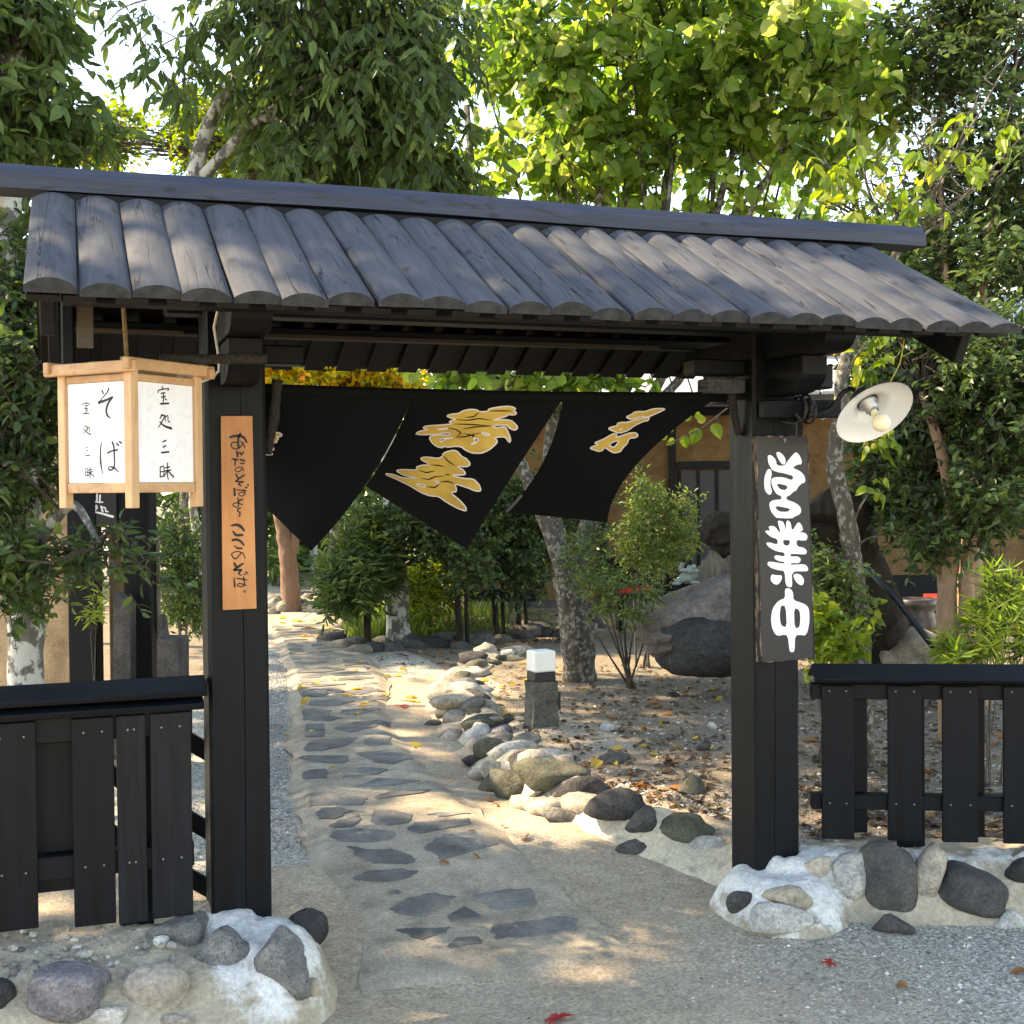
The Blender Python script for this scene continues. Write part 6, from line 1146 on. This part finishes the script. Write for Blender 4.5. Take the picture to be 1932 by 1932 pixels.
# nandinas and shrubs on the right of the path
def stems_fan(base, tops, r0): return [([base + RNG.normal(0, .03, 3) * [1, 1, 0], base * .5 + np.asarray(t_) * .5 + RNG.normal(0, .02, 3), t_], r0, r0 * .45) for t_ in tops]
b0 = onZ(1186, 1297, .02)
tree('nandina_shrub', 'nandina with bare upright canes and fine leaves on top beside the lichen trunk', b0, stems_fan(b0, [W(x, y, 8.35) for x, y in ((1120, 1110), (1140, 1090), (1170, 1110), (1190, 1120), (1215, 1115), (1240, 1110), (1160, 1150), (1105, 1160))], .009),
     [(grow([B(1175, 1118, 8.35, 60, 26, .22), B(1235, 1112, 8.35, 30, 18, .15), B(1115, 1090, 8.35, 34, 30, .15), B(1130, 1150, 8.3, 22, 14, .12), B(1175, 1160, 8.3, 50, 14, .15)], 30, 5, 8, .050, .017, 50, tw=.13, droop=.25, flat=.9), 'lf_nan', T0)], 'bark_grey', 'shrub', part='stem', crown='foliage', twr=.0016, reach=.5)
b0 = gb(1215, 9.9)
tree('nandina_shrub', 'tall feathery yellow-green shrub in front of the house window', b0, stems_fan(b0, [W(x, y, 9.8) for x, y in ((1180, 1000), (1215, 920), (1240, 970), (1280, 1000), (1200, 1040), (1260, 1050))], .010),
     [(grow([B(1235, 1045, 9.8, 62, 38, .4), B(1235, 985, 9.8, 50, 42, .35), B(1225, 925, 9.8, 22, 34, .2), B(1290, 1005, 9.8, 26, 24, .25), B(1185, 1015, 9.8, 24, 26, .25), B(1290, 960, 9.8, 16, 20, .15)], 120, 5, 8, .052, .020, 51, tw=.15, droop=.1, flat=.8, lift=.3), 'lf_nan', T0)], 'bark_grey', 'shrub', part='stem', crown='foliage', twr=.002)
b0 = gb(1090, 9.8)
tree('nandina_shrub', 'low leafy nandina growing against the lichen trunk fork', b0, stems_fan(b0, [W(x, y, 9.0) for x, y in ((1080, 1060), (1120, 1040), (1150, 1070))], .008),
     [(grow([B(1095, 1050, 8.95, 48, 30, .25), B(1130, 1080, 8.95, 40, 26, .2), B(1130, 1015, 9.1, 26, 26, .2)], 20, 5, 8, .055, .020, 52, tw=.15, flat=.9), 'lf_mid', T0)], 'bark_grey', 'shrub', part='stem', crown='foliage', twr=.0016, reach=1)
b0 = gb(1856, 6.0)
tree('bamboo_grass', 'bright lime bamboo grass behind the right end of the fence', b0, stems_fan(b0, [W(x, y, 6.0) for x, y in ((1800, 1215), (1830, 1180), (1870, 1120), (1915, 1090), (1890, 1160), (1930, 1140), (1850, 1230))], .005),
     [(grow([B(1845, 1205, 6.0, 50, 34, .2), B(1900, 1110, 6.0, 45, 34, .2), B(1880, 1150, 6, 40, 40, .2), B(1800, 1230, 5.9, 40, 18, .15), B(1930, 1200, 6, 30, 40, .2)], 62, 4, 7, .095, .013, 53, tw=.06, spread=1.2, droop=.0, flat=.3), 'lf_bam', T1)], 'bark_grey', 'plant', part='cane', crown='foliage', twr=.0018, reach=.6)
b0 = gb(1555, 6.4)
tree('mahonia_shrub', 'ferny yellow-green shrub between the black sign and the lichen tree', b0, stems_fan(b0, [W(x, y, 6.4) for x, y in ((1545, 1100), (1560, 1060), (1585, 1080), (1550, 1170))], .008),
     [(grow([B(1560, 1080, 6.4, 34, 46, .2), B(1575, 1140, 6.5, 34, 50, .2)], 46, 5, 9, .045, .020, 54, tw=.17, droop=.7, flat=.8), 'lf_nan', T0), (grow([B(1560, 1210, 5.9, 34, 34, .15), B(1545, 1170, 5.9, 22, 30, .12), B(1600, 1230, 6, 26, 18, .12)], 24, 4, 5, .055, .040, 55, tw=.10, flat=.6), 'lf_lime', TR)], 'bark_grey', 'shrub', part='stem', crown='foliage', twr=.002, reach=.8)
b0 = gb(170, 6.0)
tree('bamboo_sprig', 'thin sprig of pale bamboo leaves in front of the black wall post', b0, stems_fan(b0, [W(168, 1160, 6.0), W(182, 1150, 6.0)], .003), [(grow([B(172, 1160, 6.0, 16, 12, .05), B(185, 1115, 6.0, 12, 10, .04)], 9, 3, 5, .055, .010, 56, tw=.05), 'lf_bam', T1)], 'bark_grey', 'plant', part='cane', crown='foliage', twr=.0012, reach=.6)
b0 = gb(345, 9.2)
tree('soft_shrub', 'soft green shrub in the gap between the black wall and the left post', b0, stems_fan(b0, [W(x, y, 9.2) for x, y in ((330, 1060), (350, 1020), (365, 1090))], .012), [(grow([B(342, 1075, 9.2, 38, 75, .4), B(365, 1140, 9.4, 30, 40, .3), B(325, 1010, 9.4, 24, 40, .3)], 110, 6, 8, .055, .022, 57, tw=.18), 'lf_mid', T0)], 'bark_grey', 'shrub', part='stem', crown='foliage', twr=.002)
# the twig reaching in beside the curtain
lt = thing('leafy_twig', 'thin twig with a few fresh green leaves between the curtain and the right post', 'twig', tuple(W(1300, 815, 6.2)))
b = MB(); b.tube(curve([W(1372, 770, 6.2), W(1340, 795, 6.2), W(1305, 822, 6.2), W(1255, 837, 6.2)], 10), np.linspace(.004, .0025, 10), 6); b.tube(curve([W(1350, 785, 6.2), W(1358, 800, 6.2), W(1366, 822, 6.2)], 6), .002, 5); obj('stem', b, M['bark_grey'], lt)
r = np.random.default_rng(12)
for (x, y, l_, dx, dy) in ((1268, 815, .075, -.4, .6), (1280, 800, .07, -1, .2), (1298, 795, .07, -.3, 1), (1312, 790, .06, .6, .6), (1318, 808, .09, -.4, -1), (1345, 800, .085, .5, -.9), (1290, 822, .07, .2, -.8), (1272, 828, .05, -.6, -.5), (1300, 818, .05, 1, .1), (1259, 826, .05, -1, .3), (1328, 798, .06, -.6, .8)):
    b = MB(); a = RT * dx + UP * dy + FW * r.normal(0, .3); leaves(b, W(x, y, 6.2)[None], a[None], (-FW + r.normal(0, .35, 3))[None], np.array([l_]), np.array([l_ * .72]), np.array([r.uniform(.3, .9)]), TR); obj('leaf', b, M['lf_lime'], lt)
# far wood closing the view
g = grow([B(x, y, d, 150, 150, 1.6) for x, y, d in ((380, 850, 21), (560, 860, 23), (480, 1000, 22), (640, 980, 22), (760, 850, 23), (900, 840, 24), (420, 700, 22), (700, 650, 24), (1000, 650, 26), (180, 700, 20), (0, 640, 21), (1250, 560, 24), (1500, 520, 24), (1700, 560, 22), (1860, 620, 22), (2000, 500, 22), (-100, 700, 20), (-150, 950, 18))] + [B(1700, 480, 17, 260, 80, 1.4), B(560, 1060, 20, 120, 40, .8)], 620, 6, 7, .24, .13, 60, tw=.8, flat=.4)
b = MB(); leaves(b, g['pos'], g['ax'], g['nr'], g['L'], g['W'], g['rnd'], T0); obj('far_woodland', b, M['lf_mid'], None, 'dense green woodland closing the view far behind the garden', 'woodland', kind='stuff')
for i, (px, d, y1) in enumerate(((335, 16, 800), (372, 17, 780), (620, 19, 800), (590, 20, 800), (905, 17, 850))):
    b0 = gb(px, d); b = MB(); b.tube(curve([b0, W(px + 6, 1050, d), W(px + 14 * (-1) ** i, 930, d), W(px + 25 * (-1) ** i, y1 - 250, d)], 12), np.linspace(.08, .04, 12), 9, wob=.04)
    obj('bare_trunk', b, M['bark_pale' if i % 2 else 'bark_lichen'], None, ('thin bare trunk seen right under the lantern', 'slanting thin trunk seen between lantern and left post', 'thin trunk left of the narrow-leaved shrub, far back', 'thin trunk far behind the curtain tip on the left', 'thin dark trunk behind the small evergreens')[i], 'tree trunk', smooth=True)
# ------------------------------------------------------------------ grass, litter, gravel, fallen leaves
r = np.random.default_rng(31); b = MB()
def blades(pts, h, w, rn):
    n = len(pts); a = r.uniform(0, 6.28, n); d = np.column_stack([np.cos(a), np.sin(a), np.zeros(n)]); lean = r.uniform(.2, .9, n)[:, None]; hh = (h * r.uniform(.5, 1.2, n))[:, None]; s_ = np.column_stack([-np.sin(a), np.cos(a), np.zeros(n)]) * w
    p1 = pts + np.array([0, 0, .6]) * hh + d * hh * lean * .3; p2 = pts + np.array([0, 0, .85]) * hh + d * hh * lean * .9
    V = np.stack([pts - s_, pts + s_, p1 - s_ * .8, p1 + s_ * .8, p2], 1); F = np.array([(0, 1, 3), (0, 3, 2), (2, 3, 4)]); b.add(V.reshape(-1, 3), tris=(F[None] + (np.arange(n) * 5)[:, None, None]).reshape(-1, 3), rnd=np.repeat(rn + r.normal(0, .2, n), 5).clip(0, 1))
def gpts(n, x0, x1, y0, y1):
    out = []
    for _ in range(n):
        a_, c_ = r.uniform(x0, x1), r.uniform(y0, y1); p = onZ(a_, c_, 0.)
        for _k in range(3): p = onZ(a_, c_, float(gz(p[0], p[1])))
        out.append((p[0], p[1], float(gz(p[0], p[1])) - .01))
    return np.array(out)
blades(gpts(800, 672, 800, 1172, 1200), .36, .007, .6); blades(gpts(900, 760, 960, 1178, 1204), .20, .005, .7); blades(gpts(400, 650, 720, 1186, 1208), .34, .007, .8); blades(gpts(300, 900, 1040, 1180, 1200), .12, .004, .4)
obj('grass', b, M['grass'], None, 'clumps of green grass behind the border stones beside the path', 'grass', kind='stuff')
b = MB(); pts = []
for n, x0, x1, y0, y1 in ((1000, 900, 1370, 1255, 1560), (1100, 1510, 1960, 1300, 1580), (900, 800, 1100, 1175, 1215), (400, 1500, 1960, 1240, 1300), (250, 620, 1000, 1180, 1260), (120, 300, 380, 1190, 1260)):
    pts.append(gpts(n, x0, x1, y0, y1))
P = np.concatenate(pts); P = P[(np.interp(P[:, 1], PR_Y, PR_X) < P[:, 0]) | (P[:, 0] < .2)]; xe = np.interp(P[:, 1], ED_Y, ED_X, left=9, right=-9); P = P[(P[:, 0] > xe + .28) | (P[:, 1] > 6) | (P[:, 0] > 2.3)]
n = len(P); leaves(b, P + [0, 0, .018], unit(np.column_stack([r.normal(size=(n, 2)), r.normal(0, .12, n)])), unit(np.column_stack([r.normal(0, .35, (n, 2)), np.ones(n)])), r.uniform(.025, .065, n), r.uniform(.018, .042, n), r.uniform(0, 1, n) ** 1.4, T1)
obj('leaf_litter', b, M['litter'], None, 'brown dry leaf litter scattered over the soil beds', 'leaf litter', kind='stuff')
def chips(n, f, smin, smax, mat, name, lab):
    b = MB(); V = np.array([(1, 0, 0), (-1, 0, 0), (0, 1, 0), (0, -1, 0), (0, 0, 1), (0, 0, -.6)]); F = np.array([(0, 2, 4), (2, 1, 4), (1, 3, 4), (3, 0, 4), (2, 0, 5), (1, 2, 5), (3, 1, 5), (0, 3, 5)])
    P = f(n); n = len(P); s_ = (smin + (smax - smin) * r.uniform(0, 1, n) ** 3)[:, None, None]; a = r.uniform(0, 6.28, n); R_ = np.zeros((n, 3, 3)); R_[:, 0, 0] = np.cos(a); R_[:, 0, 1] = -np.sin(a); R_[:, 1, 0] = np.sin(a); R_[:, 1, 1] = np.cos(a); R_[:, 2, 2] = 1
    VV = np.einsum('nij,nkj->nki', R_, V[None] * np.column_stack([r.uniform(.7, 1.3, n), r.uniform(.6, 1.1, n), r.uniform(.35, .75, n)])[:, None]) * s_ + P[:, None]
    b.add(VV.reshape(-1, 3), tris=(F[None] + (np.arange(n) * 6)[:, None, None]).reshape(-1, 3), rnd=np.repeat(r.uniform(0, 1, n), 6)); return obj(name, b, M[mat], None, lab, 'gravel', kind='stuff')
def fc(n):
    x = r.uniform(.4, 4.2, n); y = r.uniform(-1.6, .3, n); keep = r.uniform(0, 1, n) < np.clip((x - 1.1 - .9 * (y > -.25)) / 1.9, .04, .8) * np.clip((.25 - fl_(x, y)) / .3, 0, 1) ** .5; keep &= ~((y > -.40) & (x < 1.42)); x, y = x[keep], y[keep]; return np.column_stack([x, y, gz(x, y) + .001])
chips(34000, fc, .003, .0105, 'grav', 'gravel', 'grey and white crushed gravel in front of the right fence')
def ls(n):
    y = r.uniform(1.1, 7.5, n); x = np.interp(y, PL_Y, PL_X) - np.abs(r.normal(0, .22, n)) - .01; return np.column_stack([x, y, gz(x, y) + .002])
chips(9000, ls, .005, .013, 'grav2', 'gravel', 'pale grey gravel strip along the left edge of the path')
def bedc(n):
    P = gpts(n, 870, 1960, 1255, 1600); xe = np.interp(P[:, 1], ED_Y, ED_X, left=9, right=-9); P = P[(P[:, 0] > xe + .2) & (P[:, 1] < 6.5) | (P[:, 0] > 2.4)]; P[:, 2] += .012; return P
chips(9000, bedc, .004, .016, 'grav', 'gravel', 'loose small stones lying on the soil of the right bed')
# individual fallen leaves
FM = {}
for kk, nm in (('fallen_yellow', 'y'), ('fallen_red', 'r'), ('fallen_orange', 'o')):
    L_ = []
    for q_ in range(3):
        b = MB()
        if nm == 'r':
            for a in (-1.9, -1.0, 0, 1.0, 1.9): leaves(b, np.zeros((1, 3)), np.array([[math.cos(a), math.sin(a), .1]]), np.array([[0, 0, 1.]]), np.array([.62 if a else .75]), np.array([.32]), np.array([.5]), T1)
        else: leaves(b, np.array([[-.5, 0, 0]]), np.array([[1., 0, 0]]), np.array([[0, 0, 1.]]), np.array([1.]), np.array([.62 + .1 * q_]), np.array([.2 + .3 * q_]), TR)
        me = b.mesh('fallen_leaf'); me.materials.append(M[kk]); L_.append(me)
    FM[nm] = L_
def surf_z(x, y):
    z = float(gz(x, y)); l, r_ = np.interp(y, PL_Y, PL_X), np.interp(y, PR_Y, PR_X)
    if l < x < r_ and y > -.31: z = max(z, float(path_z(x, y)))
    co, i, d = kd.find((float(x), float(y), 0))
    return max(z, SZf[i]) if d < .04 else z
def drop(px, py, nm, s_, lab, grp=None):
    p = onZ(px, py, -.05)
    for _ in range(4): p = onZ(px, py, surf_z(p[0], p[1]) + .01)
    o = share('fallen_leaf', FM[nm][r.integers(3)], p, None, (r.normal(0, .18), r.normal(0, .18), r.uniform(0, 6.28)), (s_, s_, s_)); o['label'] = lab; o['category'] = 'leaf'
    if grp: o['group'] = grp
drop(1055, 1922, 'r', .085, 'bright red fallen leaf on the forecourt at the bottom edge'); drop(1567, 1816, 'r', .05, 'dark red fallen leaf on the gravel in front of the right post footing'); drop(1702, 1858, 'o', .045, 'brown fallen leaf alone on the gravel near the bottom right'); drop(1922, 1832, 'o', .07, 'orange fallen leaf at the right edge of the gravel')
drop(757, 1332, 'r', .10, 'red maple leaf beside the middle of the stone edging'); drop(757, 1236, 'r', .12, 'red maple leaf on the dark gravel below the far border stones'); drop(785, 1407, 'y', .10, 'yellow-green leaf lying in the gutter between path and edging'); drop(990, 1580, 'o', .07, 'curled brown leaf beside the path where the edging starts')
for n_, x0, x1, y0, y1, nm, s0, s1, lab, grp in ((26, 880, 1060, 1250, 1360, 'y', .05, .09, 'yellow leaf fallen among the gravel around the garden light', 'leaves around the garden light'), (22, 560, 800, 1225, 1330, 'y', .05, .10, 'yellow leaf fallen on the path bend in the middle distance', 'leaves on the path bend'),
        (15, 1060, 1365, 1270, 1470, 'y', .05, .09, 'yellow leaf fallen on the soil between the light and the right post', 'leaves on the bed soil'), (12, 1100, 1365, 1300, 1500, 'o', .05, .09, 'orange leaf fallen on the soil between the light and the right post', 'orange leaves on the bed soil'), (16, 1520, 1925, 1310, 1470, 'o', .05, .09, 'orange leaf fallen behind the right fence', 'orange leaves behind the fence'),
        (14, 510, 640, 1165, 1200, 'y', .08, .12, 'yellow leaf fallen on the sunny far end of the path', 'leaves on the far path'), (14, 830, 1000, 1215, 1240, 'o', .06, .11, 'orange leaf fallen beside the far border stones', 'leaves by the border stones'), (6, 520, 700, 1330, 1520, 'y', .04, .06, 'small yellow leaf lying on the stone path flags', 'leaves on the flags'), (7, 800, 960, 1480, 1640, 'o', .03, .05, 'small brown leaf lying near the path edge by the gate', 'small leaves by the gate')):
    for _ in range(n_): drop(r.uniform(x0, x1), r.uniform(y0, y1), nm, r.uniform(s0, s1), lab, grp)
